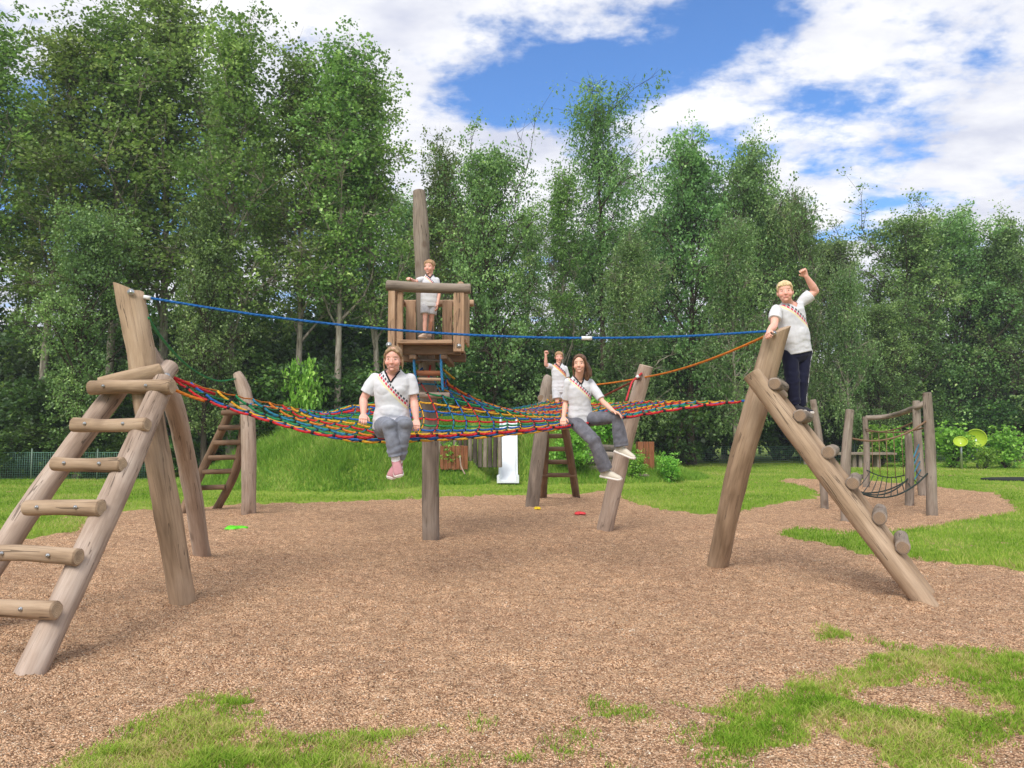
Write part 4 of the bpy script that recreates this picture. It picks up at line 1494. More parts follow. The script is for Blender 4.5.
def shirt_mat(name, v0, k, kind=0, sw=0.155):
    v0 = v0 / k
    """white jersey; diagonal rows of black, red and gold dashes from the right shoulder down to the left side"""
    m, t = new_mat(name)
    a = t.n('ShaderNodeAttribute', attribute_name='tuv')
    s = t.n('ShaderNodeSeparateXYZ'); t.l(a.outputs['Vector'], s.inputs[0])
    X, Z, Fv = s.outputs            # side, up, front
    u = t.m('DIVIDE', t.m('SUBTRACT', t.m('MULTIPLY', X, 0.70), t.m('MULTIPLY', Z, 0.71)), k)
    v = t.m('DIVIDE', t.m('ADD', t.m('MULTIPLY', X, 0.71), t.m('MULTIPLY', Z, 0.70)), k)
    front = t.m('MULTIPLY', t.m('GREATER_THAN', Fv, 0.02 * k), t.m('LESS_THAN', t.m('ABSOLUTE', X), sw * k))
    col = None
    tc = t.n('ShaderNodeTexCoord')
    nz = t.noise(tc.outputs['Object'], 9, 3)
    base = t.ramp(nz, [(0.3, (0.60, 0.60, 0.64, 1)), (0.7, (0.66, 0.66, 0.69, 1))])
    col = base
    rows = ((0.000, 0.018, 0.036, 0.60, 0.0, (0.012, 0.012, 0.02, 1)), (-0.023, -0.004, 0.036, 0.72, 0.3, (0.58, 0.02, 0.05, 1)), (-0.044, -0.026, 0.05, 0.97, 0.0, (0.80, 0.70, 0.40, 1)))
    if kind == 1:   # slim sash across the chest
        rows = ((0.004, 0.03, 0.05, 0.8, 0.0, (0.04, 0.02, 0.04, 1)), (-0.03, 0.004, 0.06, 0.95, 0.2, (0.6, 0.12, 0.08, 1)), (-0.055, -0.03, 0.05, 0.97, 0.0, (0.8, 0.5, 0.12, 1)))
    for lo, hi, per, duty, ph, rgb in rows:
        inb = t.m('MULTIPLY', t.m('GREATER_THAN', v, v0 + lo), t.m('LESS_THAN', v, v0 + hi))
        fr = t.m('FRACT', t.m('ADD', t.m('DIVIDE', t.m('ADD', u, t.m('MULTIPLY', v, 0.45)), per), ph + 20.0))
        dash = t.m('LESS_THAN', fr, duty)
        msk = t.m('MULTIPLY', t.m('MULTIPLY', inb, dash), front)
        col = t.mix(t.m('MULTIPLY', msk, 0.92), col, rgb)
    wv = t.noise(tc.outputs['Object'], 300, 2, 0.6)
    finish(t, col, 0.75, wv, 0.15, 0.001, 0.2, sheen=0.1)
    return m


def frame(d, hint):
    d = V(d).normalized()
    h = V(hint)
    s = (h - d * h.dot(d)).normalized()
    return s, d.cross(s)


class Org:
    def __init__(self): self.v, self.f = [], []

    def add(self, vs, fs):
        o = len(self.v)
        self.v += [tuple(x) for x in vs]
        self.f += [tuple(i + o for i in q) for q in fs]

    def loft(self, rings, n=20, exp=2.0):
        """rings: (centre, axis_u, axis_v, ru, rv); capped flat"""
        vs = []
        for c, u, v, ru, rv in rings:
            for k in range(n):
                a = 2 * math.pi * k / n
                ca, sa = math.cos(a), math.sin(a)
                x = math.copysign(abs(ca) ** (2 / exp), ca); y = math.copysign(abs(sa) ** (2 / exp), sa)
                vs.append(V(c) + u * (x * ru) + v * (y * rv))
        m = len(rings)
        fs = [(i * n + k, i * n + (k + 1) % n, (i + 1) * n + (k + 1) % n, (i + 1) * n + k) for i in range(m - 1) for k in range(n)]
        vs += [V(rings[0][0]), V(rings[-1][0])]
        fs += [((k + 1) % n, k, m * n) for k in range(n)] + [((m - 1) * n + k, (m - 1) * n + (k + 1) % n, m * n + 1) for k in range(n)]
        self.add(vs, fs)

    def cap(self, pts, rad, n=16, hint=(0.3, 1, 0.2), round_=(True, True), sq=1.0):
        """tapered limb through pts with round or flat ends; sq scales one axis of the section"""
        pts = [V(p) for p in pts]
        rings = []
        m = len(pts)
        d0 = (pts[1] - pts[0]).normalized(); d1 = (pts[-1] - pts[-2]).normalized()
        h = V(hint).normalized()
        if abs(h.dot(d0)) > 0.8: h = V((1, 0.1, 0)).normalized() if abs(d0.x) < 0.7 else V((0, 0.1, 1)).normalized()
        s, w = frame(d0, h)
        if round_[0]:
            for a in (80, 50, 25):
                rings.append((pts[0] - d0 * rad[0] * math.sin(R(a)), s, w, rad[0] * math.cos(R(a)), rad[0] * sq * math.cos(R(a))))
        for i in range(m):
            d = (pts[min(i + 1, m - 1)] - pts[max(i - 1, 0)])
            s, w = frame(d, s)
            rings.append((pts[i], s, w, rad[i], rad[i] * sq))
        if round_[1]:
            s, w = frame(d1, s)
            for a in (25, 50, 80):
                rings.append((pts[-1] + d1 * rad[-1] * math.sin(R(a)), s, w, rad[-1] * math.cos(R(a)), rad[-1] * sq * math.cos(R(a))))
        self.loft(rings, n)

    def ell(self, c, ax, r, n=16):
        ax = [V(a) for a in ax]
        rings = []
        for i in range(1, n):
            a = math.pi * i / n
            rings.append((V(c) - ax[2] * r[2] * math.cos(a), ax[0], ax[1], r[0] * math.sin(a), r[1] * math.sin(a)))
        self.loft(rings, n + 4)

    def mesh(self, name, voxel, smooth=3, fac=0.5):
        me = bpy.data.meshes.new(name)
        me.from_pydata(self.v, [], self.f)
        bmfix(me)
        o = bpy.data.objects.new('tmp', me)
        COL.objects.link(o)
        md = o.modifiers.new('r', 'REMESH'); md.mode = 'VOXEL'; md.voxel_size = voxel; md.use_smooth_shade = True
        dg = bpy.context.evaluated_depsgraph_get()
        out = bpy.data.meshes.new_from_object(o.evaluated_get(dg))
        out.name = name
        bpy.data.objects.remove(o)
        bpy.data.meshes.remove(me)
        n = len(out.vertices)
        co = np.empty(n * 3, np.float32); out.vertices.foreach_get('co', co); co = co.reshape(-1, 3)
        ed = np.empty(len(out.edges) * 2, np.int32); out.edges.foreach_get('vertices', ed); ed = ed.reshape(-1, 2)
        deg = np.bincount(ed.ravel(), minlength=n)[:, None]
        for it in range(smooth * 2):
            acc = np.zeros_like(co)
            np.add.at(acc, ed[:, 0], co[ed[:, 1]]); np.add.at(acc, ed[:, 1], co[ed[:, 0]])
            k = fac if it % 2 == 0 else -fac * 0.9
            co = co + k * (acc / np.maximum(deg, 1) - co)
        out.vertices.foreach_set('co', co.ravel())
        out.update()
        return out


def get_co(me):
    co = np.empty(len(me.vertices) * 3, np.float32); me.vertices.foreach_get('co', co); return co.reshape(-1, 3)


def get_no(me):
    no = np.empty(len(me.vertices) * 3, np.float32); me.vertices.foreach_get('normal', no); return no.reshape(-1, 3)


def wrinkle(me, amp, scale, sq=(1, 1, 1), seed=0.0, folds=()):
    co, no = get_co(me), get_no(me)
    d = np.array([mnoise.noise(V((x * scale * sq[0] + seed, y * scale * sq[1], z * scale * sq[2]))) + 0.5 * mnoise.noise(V((x * scale * 2.3, y * scale * 2.3 + seed, z * scale * 2.3))) for x, y, z in co])
    d = d * amp
    for c, r, ax, freq, a in folds:     # ring folds about a joint
        rel = co - np.array(c)
        dist = np.linalg.norm(rel, axis=1)
        al = rel @ np.array(ax)
        d += a * np.sin(al * freq + 2 * d / max(amp, 1e-5)) * np.exp(-(dist / r) ** 2)
    co = co + no * np.maximum(d, -0.5 * amp)[:, None]
    me.vertices.foreach_set('co', co.ravel().astype(np.float32))
    me.update()


def place(me, name, root, mats):
    off = np.array(root_of(root))
    co = get_co(me) - off
    me.vertices.foreach_set('co', co.ravel().astype(np.float32))
    for m in (mats if isinstance(mats, list) else [mats]): me.materials.append(m)
    me.polygons.foreach_set('use_smooth', np.ones(len(me.polygons), bool))
    me.update()
    return link_mesh(name, me, root)


def hand(o, w, d, n, side, k, curl=0.35, spread=0.0, thumb=0.4):
    """w wrist, d pointing direction, n the way the palm faces, side +1/-1 which side the thumb leaves"""
    d = V(d).normalized(); n = V(n); n = (n - d * n.dot(d)).normalized(); t = d.cross(n).normalized() * side
    o.loft([(w - d * 0.02 * k, t, n, 0.024 * k, 0.018 * k), (w + d * 0.012 * k, t, n, 0.03 * k, 0.017 * k), (w + d * 0.05 * k, t, n, 0.041 * k, 0.016 * k), (w + d * 0.088 * k, t, n, 0.041 * k, 0.013 * k)], 16, 2.6)
    for j, (off, L) in enumerate(((0.031, 0.068), (0.0105, 0.076), (-0.0105, 0.070), (-0.031, 0.055))):
        b = w + d * (0.082 - abs(off) * 0.15) * k + t * off * k
        dd = (d + t * off * (2.0 + spread)).normalized()
        pts = [b - dd * 0.02 * k, b]
        a = 0.0
        for q, fr in enumerate((0.45, 0.32, 0.23)):
            a += curl * (0.9 if q == 0 else 1.1)
            pts.append(pts[-1] + (dd * math.cos(a) + n * math.sin(a)) * L * fr * k)
        o.cap(pts, [0.0088 * k, 0.0088 * k, 0.0084 * k, 0.0078 * k, 0.0066 * k], 8, hint=tuple(t))
    b = w + d * 0.022 * k + t * 0.028 * k
    td = (d * 0.62 + t * 0.72 + n * thumb).normalized()
    td2 = (d * 0.88 + t * 0.25 + n * thumb * 1.3).normalized()
    o.cap([b - t * 0.012 * k, b, b + td * 0.032 * k, b + td * 0.032 * k + td2 * 0.03 * k], [0.0135 * k, 0.0125 * k, 0.0105 * k, 0.0082 * k], 8, hint=tuple(n))


def person(label, J, k, skin, shirt, lower, hairfn, shoe, hk, body=None, sock=None, collar=True, stripe_v=0.0, smile=0.5):
    """J joints (world); k overall limb scale; hk head scale"""
    body = body or {}
    hipc = (J['hipL'] + J['hipR']) / 2
    shc = (J['shL'] + J['shR']) / 2
    neckb = J['neck']
    up = (neckb - hipc).normalized()
    side = (J['shL'] - J['shR'])          # towards the person's left = viewer's right when facing the camera
    side = (side - up * side.dot(up)).normalized()
    front = side.cross(up).normalized()
    TL = (neckb - hipc).length
    base = body.get('base', hipc)
    root = empty('person', base, label, 'person')
    g = lambda key, dv: body.get(key, dv) * k
    hw, ww, cw = g('hip', 0.155), g('waist', 0.135), g('chest', 0.155)
    hd, wd, cd = g('hipd', 0.105), g('waistd', 0.095), g('chestd', 0.105)
    shw = (J['shL'] - J['shR']).length / 2

    def torso(o, grow, t0, neck=True):
        ts = max(0.78, min(0.95, (shc - hipc).dot(up) / TL)) + 0.02
        R_ = [(t0, hw * 1.0, hd), (0.12, hw * 1.0, hd), (0.34, ww, wd), (0.56, cw * 0.97, cd), (ts - 0.12, cw, cd * 0.96), (ts, max(cw * 0.86, shw * 0.92), cd * 0.74), (ts + (1 - ts) * 0.55, shw * 0.68, cd * 0.60), (1.0, shw * 0.40 + 0.01, 0.066 * k), (1.04, 0.060 * k, 0.058 * k)]
        rings = []
        for tt, w_, d_ in R_:
            c = hipc + up * (TL * tt) - front * (0.012 * k if tt > 0.92 else 0)
            rings.append((c, side, front, w_ + grow, d_ + grow))
        o.loft(rings, 28, 2.25)

    # ---- head frame
    hc = J['head']
    hf = V(J.get('look', front)).normalized()
    hu = V(J.get('headup', up)); hu = (hu - hf * hu.dot(hf)).normalized()
    hs = hu.cross(hf).normalized()
    ax = (hs, hf, hu)
    H = lambda a, b, c: hc + (hs * a + hf * b + hu * c) * hk
    # ---- body
    o = Org()
    torso(o, -0.012, -0.06)
    o.cap([neckb - up * 0.03 * k, H(0, -0.022, -0.055)], [0.056 * k, 0.05 * hk], 16)
    o.ell(H(0, -0.012, 0.028), ax, (0.071 * hk, 0.090 * hk, 0.080 * hk), 18)
    o.ell(H(0, 0.020, -0.022), ax, (0.060 * hk * body.get('face', 1), 0.064 * hk, 0.076 * hk), 18)
    o.ell(H(0, 0.030, -0.062), ax, (0.046 * hk * body.get('face', 1) ** 1.5, 0.046 * hk, 0.038 * hk), 14)
    o.ell(H(0, 0.062, -0.088), ax, (0.020 * hk, 0.017 * hk, 0.015 * hk), 10)
    o.ell(H(0, 0.062, 0.026), ax, (0.046 * hk, 0.014 * hk, 0.012 * hk), 10)
    for q in (-1, 1):
        o.ell(H(0.034 * q * body.get('face', 1), 0.054, -0.030), ax, (0.027 * hk, 0.026 * hk, 0.028 * hk), 12)
        o.ell(H(0.073 * q, -0.008, -0.012), (hs, (hf + hs * 0.4 * q).normalized(), hu), (0.008 * hk, 0.019 * hk, 0.030 * hk), 10)
        o.ell(H(0.008 * q, 0.084, -0.030), ax, (0.009 * hk, 0.009 * hk, 0.008 * hk), 8)
    o.cap([H(0, 0.074, 0.008), H(0, 0.082, -0.012), H(0, 0.092, -0.028)], [0.009 * hk, 0.009 * hk, 0.0105 * hk], 10)
    o.ell(H(0, 0.074, -0.060), ax, (0.026 * hk, 0.009 * hk, 0.012 * hk), 10)
    for q, sgn in (('L', 1), ('R', -1)):
        sh, elb, wr = J['sh' + q], J['el' + q], J['wr' + q]
        o.cap([sh, sh.lerp(elb, 0.35), elb], [0.044 * k, 0.045 * k * body.get('arm', 1), 0.035 * k * body.get('arm', 1)], 16)
        o.cap([elb, elb.lerp(wr, 0.3), wr], [0.036 * k * body.get('arm', 1), 0.039 * k * body.get('arm', 1), 0.025 * k], 16)
        hd_ = J.get('hand' + q) or {}
        dd = V(hd_.get('d', wr - elb)); nn = V(hd_.get('n', -front))
        hand(o, wr, dd, nn, hd_.get('side', 1), k * body.get('hand', 1.0), hd_.get('curl', 0.35), hd_.get('spread', 0.0), hd_.get('thumb', 0.4))
        hp, kn, an = J['hip' + q], J['kn' + q], J['an' + q]
        o.cap([hp, hp.lerp(kn, 0.4), kn], [0.070 * k, 0.060 * k, 0.038 * k], 16)
        o.cap([kn, kn.lerp(an, 0.3), an], [0.036 * k, 0.043 * k, 0.029 * k], 16)
        toe = J['toe' + q]
        fd = (toe - an).normalized()
    me = o.mesh('person_body', 0.0045, 2)
    co = get_co(me)
    rel = (co - np.array(hc)) / hk
    lx, ly, lz = rel @ np.array(hs), rel @ np.array(hf), rel @ np.array(hu)
    col = np.tile(np.array(skin[:3]), (len(co), 1))
    face = (ly > 0.03)
    def tint(m, rgb):
        col[:] = col * (1 - m[:, None]) + np.array(rgb) * m[:, None]
    for q in (-1, 1):
        tint(0.40 * face * np.exp(-(((lx - 0.036 * q) / 0.02) ** 2 + ((lz + 0.032) / 0.018) ** 2)), (skin[0] * 1.0, skin[1] * 0.55, skin[2] * 0.5))
        bl = body.get('brow', (0.16, 0.10, 0.06))
        tint(0.75 * face * np.exp(-(((lx - 0.031 * q) / 0.017) ** 4 + ((lz - 0.026 + 2.5 * (lx - 0.031 * q) ** 2 * 8) / 0.0055) ** 2)), bl)
        tint(0.45 * face * np.exp(-(((lx - 0.030 * q) / 0.018) ** 2 + ((lz - 0.004) / 0.012) ** 2)), (skin[0] * 0.6, skin[1] * 0.45, skin[2] * 0.4))
    mz = lz + 0.061 - smile * 11 * lx ** 2
    mw = 0.024 + 0.007 * smile
    tint(0.7 * (ly > 0.045) * np.exp(-((lx / mw) ** 6 + (mz / 0.0085) ** 2)), (skin[0] * 0.55, skin[1] * 0.20, skin[2] * 0.22))
    if smile > 0.4:
        tint(0.45 * (ly > 0.045) * np.exp(-((lx / (mw * 0.78)) ** 6 + ((mz - 0.0015) / 0.0040) ** 4)), (0.55, 0.50, 0.48))
    tint(0.3 * (ly > 0.085) * np.exp(-((lx / 0.014) ** 2 + ((lz + 0.03) / 0.012) ** 2)), (skin[0] * 1.0, skin[1] * 0.6, skin[2] * 0.55))
    # eyes joined into the same body mesh
    ev, ef, em = [], [], []
    eo = Org()
    marks = []
    for q in (-1, 1):
        s0 = len(eo.f); eo.ell(H(0.030 * q, 0.0665, 0.004), ax, (0.0115 * hk, 0.0105 * hk, 0.0046 * hk), 10); marks += [1] * (len(eo.f) - s0)
        s0 = len(eo.f); eo.ell(H(0.030 * q, 0.0725, 0.0045), ax, (0.0056 * hk, 0.0056 * hk, 0.0048 * hk), 8); marks += [2] * (len(eo.f) - s0)
    nv, nf = len(co), len(me.polygons)
    import bmesh
    bm = bmesh.new(); bm.from_mesh(me)
    vv = [bm.verts.new(p) for p in eo.v]
    bm.verts.ensure_lookup_table()
    for q, mk in zip(eo.f, marks):
        try:
            fc = bm.faces.new([vv[i] for i in q]); fc.material_index = mk
        except ValueError: pass
    bm.to_mesh(me); bm.free()
    at_ = me.attributes.new('Col', 'FLOAT_COLOR', 'POINT')
    full_ = np.ones((len(me.vertices), 4), np.float32)
    full_[:nv, :3] = col
    at_.data.foreach_set('color', full_.ravel())
    place(me, 'body', root, [M_SKIN, M_EYEW, M_IRIS])
    # ---- shirt
    o = Org()
    torso(o, 0.011 * k, body.get('hem', -0.10))
    for c, r in body.get('belly', ()):   # (side, up fraction, front) offsets
        o.ell(hipc + up * TL * c[1] + side * c[0] * k + front * c[2] * k, (side, front, up), tuple(x * k for x in r), 16)
    for q in ('L', 'R'):
        sh, elb = J['sh' + q], J['el' + q]
        d = (elb - sh).normalized()
        sl = body.get('sleeve', 0.62)
        o.cap([sh - up * 0.006 * k, sh.lerp(elb, sl * 0.5), sh.lerp(elb, sl)], [0.060 * k, 0.063 * k * body.get('arm', 1), 0.063 * k * body.get('arm', 1) ** 1.2], 18, round_=(True, False))
    me = o.mesh('shirt', 0.006, 3)
    ctr = hipc + up * TL * 0.66
    wrinkle(me, 0.0045 * k, 11, (1, 1, 1.5), random.random() * 9, [(tuple(hipc + up * TL * 0.08), 0.16 * k, tuple(up), 90, 0.004 * k)])
    co = get_co(me)
    rel = co - np.array(ctr)
    tu, tz, tf = rel @ np.array(side), rel @ np.array(up), rel @ np.array(front)
    # cut the V neck
    bm = bmesh.new(); bm.from_mesh(me); bm.verts.ensure_lookup_table()
    vdep = body.get('vdep', 0.095) * k; ztop = TL * 0.34
    kill = []
    for fc in bm.faces:
        i = fc.verts[0].index
        dz = tz[i] - (ztop - vdep)
        if tf[i] > -0.02 and dz > 0 and abs(tu[i]) < 0.006 + dz * 0.063 / body.get('vdep', 0.095): kill.append(fc)
        elif tz[i] > TL * 0.345 and abs(tu[i]) < 0.066 * k: kill.append(fc)
    bmesh.ops.delete(bm, geom=kill, context='FACES')
    bm.to_mesh(me); bm.free()
    co = get_co(me); rel = co - np.array(ctr)
    tuv = np.stack([rel @ np.array(side), rel @ np.array(up), rel @ np.array(front)], 1).astype(np.float32)
    at_ = me.attributes.new('tuv', 'FLOAT_VECTOR', 'POINT'); at_.data.foreach_set('vector', tuv.ravel())
    bvh = BVHTree.FromPolygons([V(p) for p in co], [tuple(p.vertices) for p in me.polygons])
    so_ = place(me, 'shirt', root, shirt_mat('jersey', 0.70 * (ztop - vdep - body.get('sashdrop', 0.045) * k), k * body.get('sashk', 1.0), body.get('sash', 0), body.get('sashw', 0.155)))
    if collar:
        pts = []
        for a, z in ((-0.9, 0.985), (-0.72, 0.94), (-0.36, 0.5), (-0.06, 0.03), (0.06, 0.03), (0.36, 0.5), (0.72, 0.94), (0.9, 0.985)):
            p = ctr + up * (ztop - vdep + vdep * z) + side * (0.066 * k * a) + front * (0.12 * k if abs(a) < 0.8 else 0.03 * k)
            pts.append(p)
        fine = spline(pts, 30)
        cv_ = []
        for p in fine:
            hit = bvh.find_nearest(p)[0]
            cv_.append(hit + front * 0.003)
        b = MB(); b.rope(cv_, 0.0085 * k, 6); b.build('collar', [M_COLLAR], so_)
    # ---- trousers or shorts
    o = Org()
    gl = 0.014 * k
    dn = -up
    o.loft([(hipc + up * (0.13 * TL + 0.02), side, front, ww * 0.90, wd * 0.88), (hipc + up * 0.05 * TL, side, front, hw - 0.008, hd - 0.010), (hipc - up * 0.05 * k, side, front, hw + 0.002, hd), (hipc - up * 0.11 * k, side, front, hw * 0.8, hd * 0.75)], 24, 2.2)
    folds = []
    for q in ('L', 'R'):
        hp, kn, an = J['hip' + q], J['kn' + q], J['an' + q]
        if lower['type'] == 'long':
            end = kn.lerp(an, lower.get('end', 0.93))
            mid = kn.lerp(an, 0.45)
            o.cap([hp, hp.lerp(kn, 0.5), kn, mid, end], [lower.get('thigh', 0.096) * k, lower.get('thigh', 0.096) * 0.95 * k, lower.get('knee', 0.076) * k, lower.get('shin', 0.070) * k, lower.get('hem', 0.072) * k], 20, round_=(True, False))
            o.ell(kn, (V((1, 0, 0)), V((0, 1, 0)), V((0, 0, 1))), (lower.get('knee', 0.076) * k * 0.80,) * 3, 12)
            folds.append((tuple(kn), 0.11 * k, tuple((an - hp).normalized()), 75, 0.006 * k))
            folds.append((tuple(end), 0.11 * k, tuple((an - kn).normalized()), 95, 0.006 * k))
        else:
            end = hp.lerp(kn, lower.get('end', 0.7))
            o.cap([hp, hp.lerp(kn, 0.35), end], [0.095 * k, 0.098 * k, 0.10 * k], 20, round_=(True, False))
            folds.append((tuple(hp), 0.12 * k, tuple((kn - hp).normalized()), 70, 0.005 * k))
    me = o.mesh('trousers', 0.0065, 3)
    wrinkle(me, 0.006 * k, 9, (1.3, 1.3, 0.6), random.random() * 9, folds)
    lo = place(me, lower['name'], root, lower['mat'])
    if lower.get('stripe'):
        for q, sgn in (('L', 1), ('R', -1)):
            if q not in lower['stripe']: continue
            co_ = get_co(lo.data) + np.array(root_of(root))
            bv = BVHTree.FromPolygons([V(p) for p in co_], [tuple(p.vertices) for p in lo.data.polygons])
            hp, kn, an = J['hip' + q], J['kn' + q], J['an' + q]
            line = spline([hp + up * 0.10, hp, hp.lerp(kn, 0.5), kn, kn.lerp(an, 0.5), kn.lerp(an, 0.92)], 40)
            vs = []
            for p in line:
                outp = p + side * sgn * 0.13 + front * lower.get('sfront', 0.05)
                for w_ in (-0.014, 0.014):
                    hit = bv.find_nearest(outp + front * w_)
                    nn_ = hit[1] if hit[1].dot(outp - p) > 0 else -hit[1]
                    vs.append(hit[0] + nn_ * 0.005)
            fs = [(i * 2, i * 2 + 1, i * 2 + 3, i * 2 + 2) for i in range(len(line) - 1)]
            vs2 = vs + [p - side * sgn * 0.004 for p in vs]
            n_ = len(vs)
            fs2 = fs + [tuple(x + n_ for x in f_[::-1]) for f_ in fs]
            b = MB(); b.add(vs2, fs2, 0, [(0, 0, 0)] * len(vs2)); b.build('side_stripe', [M_WHITECLOTH], lo)
    # ---- socks and shoes
    for q in ('L', 'R'):
        kn, an, toe = J['kn' + q], J['an' + q], J['toe' + q]
        fd = (toe - an)
        shin = (an - kn).normalized()
        if sock is not None:
            o = Org(); o.cap([an - shin * sock[1] * k, an - shin * sock[1] * 0.5 * k, an + shin * 0.02 * k], [0.043 * k, 0.041 * k, 0.040 * k], 14, round_=(False, True))
            place(o.mesh('sock', 0.006, 2), 'sock', root, sock[0])
        # foot frame: heel behind and below the ankle
        fwd = V(J['foot' + q]).normalized()
        su = (-shin) - fwd * (-shin).dot(fwd)
        su = V(J.get('footup' + q, su)).normalized()
        su = (su - fwd * su.dot(fwd)).normalized()
        sd2 = fwd.cross(su).normalized()
        sole0 = an - su * 0.075 * k
        o = Org()
        sz = k * body.get('foot', 1.0)
        rg_ = []
        for a, w_, h_ in ((-0.060, 0.024, 0.034), (-0.045, 0.033, 0.046), (-0.01, 0.036, 0.050), (0.05, 0.040, 0.042), (0.10, 0.045, 0.033), (0.145, 0.043, 0.026), (0.175, 0.030, 0.020)):
            rg_.append((sole0 + fwd * a * sz + su * h_ * sz, sd2, su, w_ * sz, h_ * sz))
        o.loft(rg_, 18, 2.4)
        o.cap([an - su * 0.03 * sz, an + su * shoe.get('ankle', 0.012) * sz], [0.044 * sz, 0.043 * sz], 14, round_=(True, False))
        sm_ = o.mesh('shoe', 0.005, 2)
        shoe_o = place(sm_, 'shoe', root, shoe['mat'])
        o = Org()
        rg_ = []
        for a, w_ in ((-0.066, 0.026), (-0.05, 0.036), (-0.01, 0.040), (0.05, 0.044), (0.10, 0.048), (0.15, 0.046), (0.185, 0.030)):
            rg_.append((sole0 + fwd * a * sz + su * 0.006 * sz + su * (0.010 * sz if a > 0.16 else 0), sd2, su, w_ * sz, 0.015 * sz))
        o.loft(rg_, 18, 3.0)
        place(o.mesh('sole', 0.005, 1), 'sole', shoe_o, shoe['sole'])
        lc = MB()
        for z_ in (0.035, 0.055, 0.075, 0.095):
            yy = 0.083 - (z_ - 0.035) * 0.50
            c0 = sole0 + fwd * z_ * sz + su * yy * sz
            lc.rope([c0 - sd2 * 0.020 * sz, c0 + su * 0.004, c0 + sd2 * 0.020 * sz], 0.0035, 5)
        lc.build('laces', [shoe['lace']], shoe_o)
    # ---- hair
    o = Org()
    hairfn(o, H, ax, hk)
    me = o.mesh('hair', 0.005, 2)
    co, no = get_co(me), get_no(me)
    rel = (co - np.array(hc)) / hk
    lx, ly, lz = rel @ np.array(hs), rel @ np.array(hf), rel @ np.array(hu)
    an_ = np.arctan2(lx, ly)
    dsp = np.array([mnoise.noise(V((a * 7, z * 3, 0.0))) * 0.6 + mnoise.noise(V((x * 40, y * 40, z * 14))) * 0.5 for a, x, y, z in zip(an_, lx, ly, lz)]) * 0.0055 * hk
    me.vertices.foreach_set('co', (co + no * dsp[:, None]).ravel().astype(np.float32))
    me.update()
    place(me, 'hair', root, body['hairmat'])
    return root


def hair_mat(name, c1, c2):
    m, t = new_mat(name)
    tc = t.n('ShaderNodeTexCoord')
    nz = t.noise(t.scalev(tc.outputs['Object'], (120, 120, 16)), 1, 4, 0.65)
    big = t.noise(t.scalev(tc.outputs['Object'], (18, 18, 6)), 1, 2)
    c = t.mix(t.ramp(nz, [(0.35, (0, 0, 0)), (0.65, (1, 1, 1))]), c1, c2)
    c = t.mix(0.4, c, t.ramp(big, [(0.35, (0.55, 0.55, 0.55)), (0.65, (1.15, 1.15, 1.15))]), 'MULTIPLY')
    finish(t, c, 0.5, nz, 0.4, 0.003, 0.4)
    return m


M_COLLAR = cloth_mat('collar_black', lin(34, 34, 40))
M_WHITECLOTH = cloth_mat('white_cloth', (0.76, 0.76, 0.79, 1), 0.03)
M_JEANS = cloth_mat('grey_denim', lin(122, 126, 138), 0.22)
M_DARKJEANS = cloth_mat('dark_grey_denim', lin(104, 104, 112), 0.32)
M_NAVY = cloth_mat('navy_jersey', lin(26, 28, 50), 0.12)
M_SHORTW = cloth_mat('white_shorts', (0.60, 0.60, 0.64, 1), 0.05)
M_SHORTG = cloth_mat('pale_grey_shorts', lin(188, 186, 192), 0.22)
M_PINK = cloth_mat('pink_knit', lin(178, 128, 132), 0.12)
M_CREAM = cloth_mat('cream_canvas', lin(208, 200, 184), 0.06)
M_BLACKSHOE = cloth_mat('black_canvas', lin(40, 40, 48), 0.1)
M_RUBBER = plain_mat('white_rubber', lin(220, 212, 206), 0.5, namp=0.05)
M_LACE = plain_mat('laces', lin(150, 140, 138), 0.7)
M_SAND = cloth_mat('beige_sandal', lin(196, 170, 150), 0.1)
HAIR_DB = hair_mat('hair_darkblond', lin(128, 100, 76), lin(178, 148, 114))
HAIR_BR = hair_mat('hair_brown', lin(70, 48, 36), lin(122, 88, 66))
HAIR_BL = hair_mat('hair_blond', lin(196, 168, 120), lin(234, 212, 168))
HAIR_LB = hair_mat('hair_lightbrown', lin(140, 104, 74), lin(192, 152, 112))
SKIN1 = lin(226, 172, 156)
SKIN2 = lin(226, 176, 154)
SKIN3 = lin(230, 174, 156)


def hair_back(o, H, ax, hk):           # pulled back, parted in the middle
    o.ell(H(0, -0.034, 0.042), ax, (0.077 * hk, 0.090 * hk, 0.077 * hk), 18)
    for q in (-1, 1):
        o.cap([H(0.010 * q, 0.058, 0.088), H(0.045 * q, 0.050, 0.068), H(0.070 * q, 0.018, 0.03), H(0.076 * q, -0.022, -0.02), H(0.060 * q, -0.06, -0.05)], [0.015 * hk, 0.018 * hk, 0.014 * hk, 0.014 * hk, 0.018 * hk], 12)
        o.cap([H(0.074 * q, 0.0, 0.0), H(0.086 * q, 0.0, -0.05), H(0.080 * q, 0.005, -0.10)], [0.010 * hk, 0.009 * hk, 0.005 * hk], 8)
    o.ell(H(0, -0.09, -0.03), ax, (0.05 * hk, 0.04 * hk, 0.05 * hk), 12)


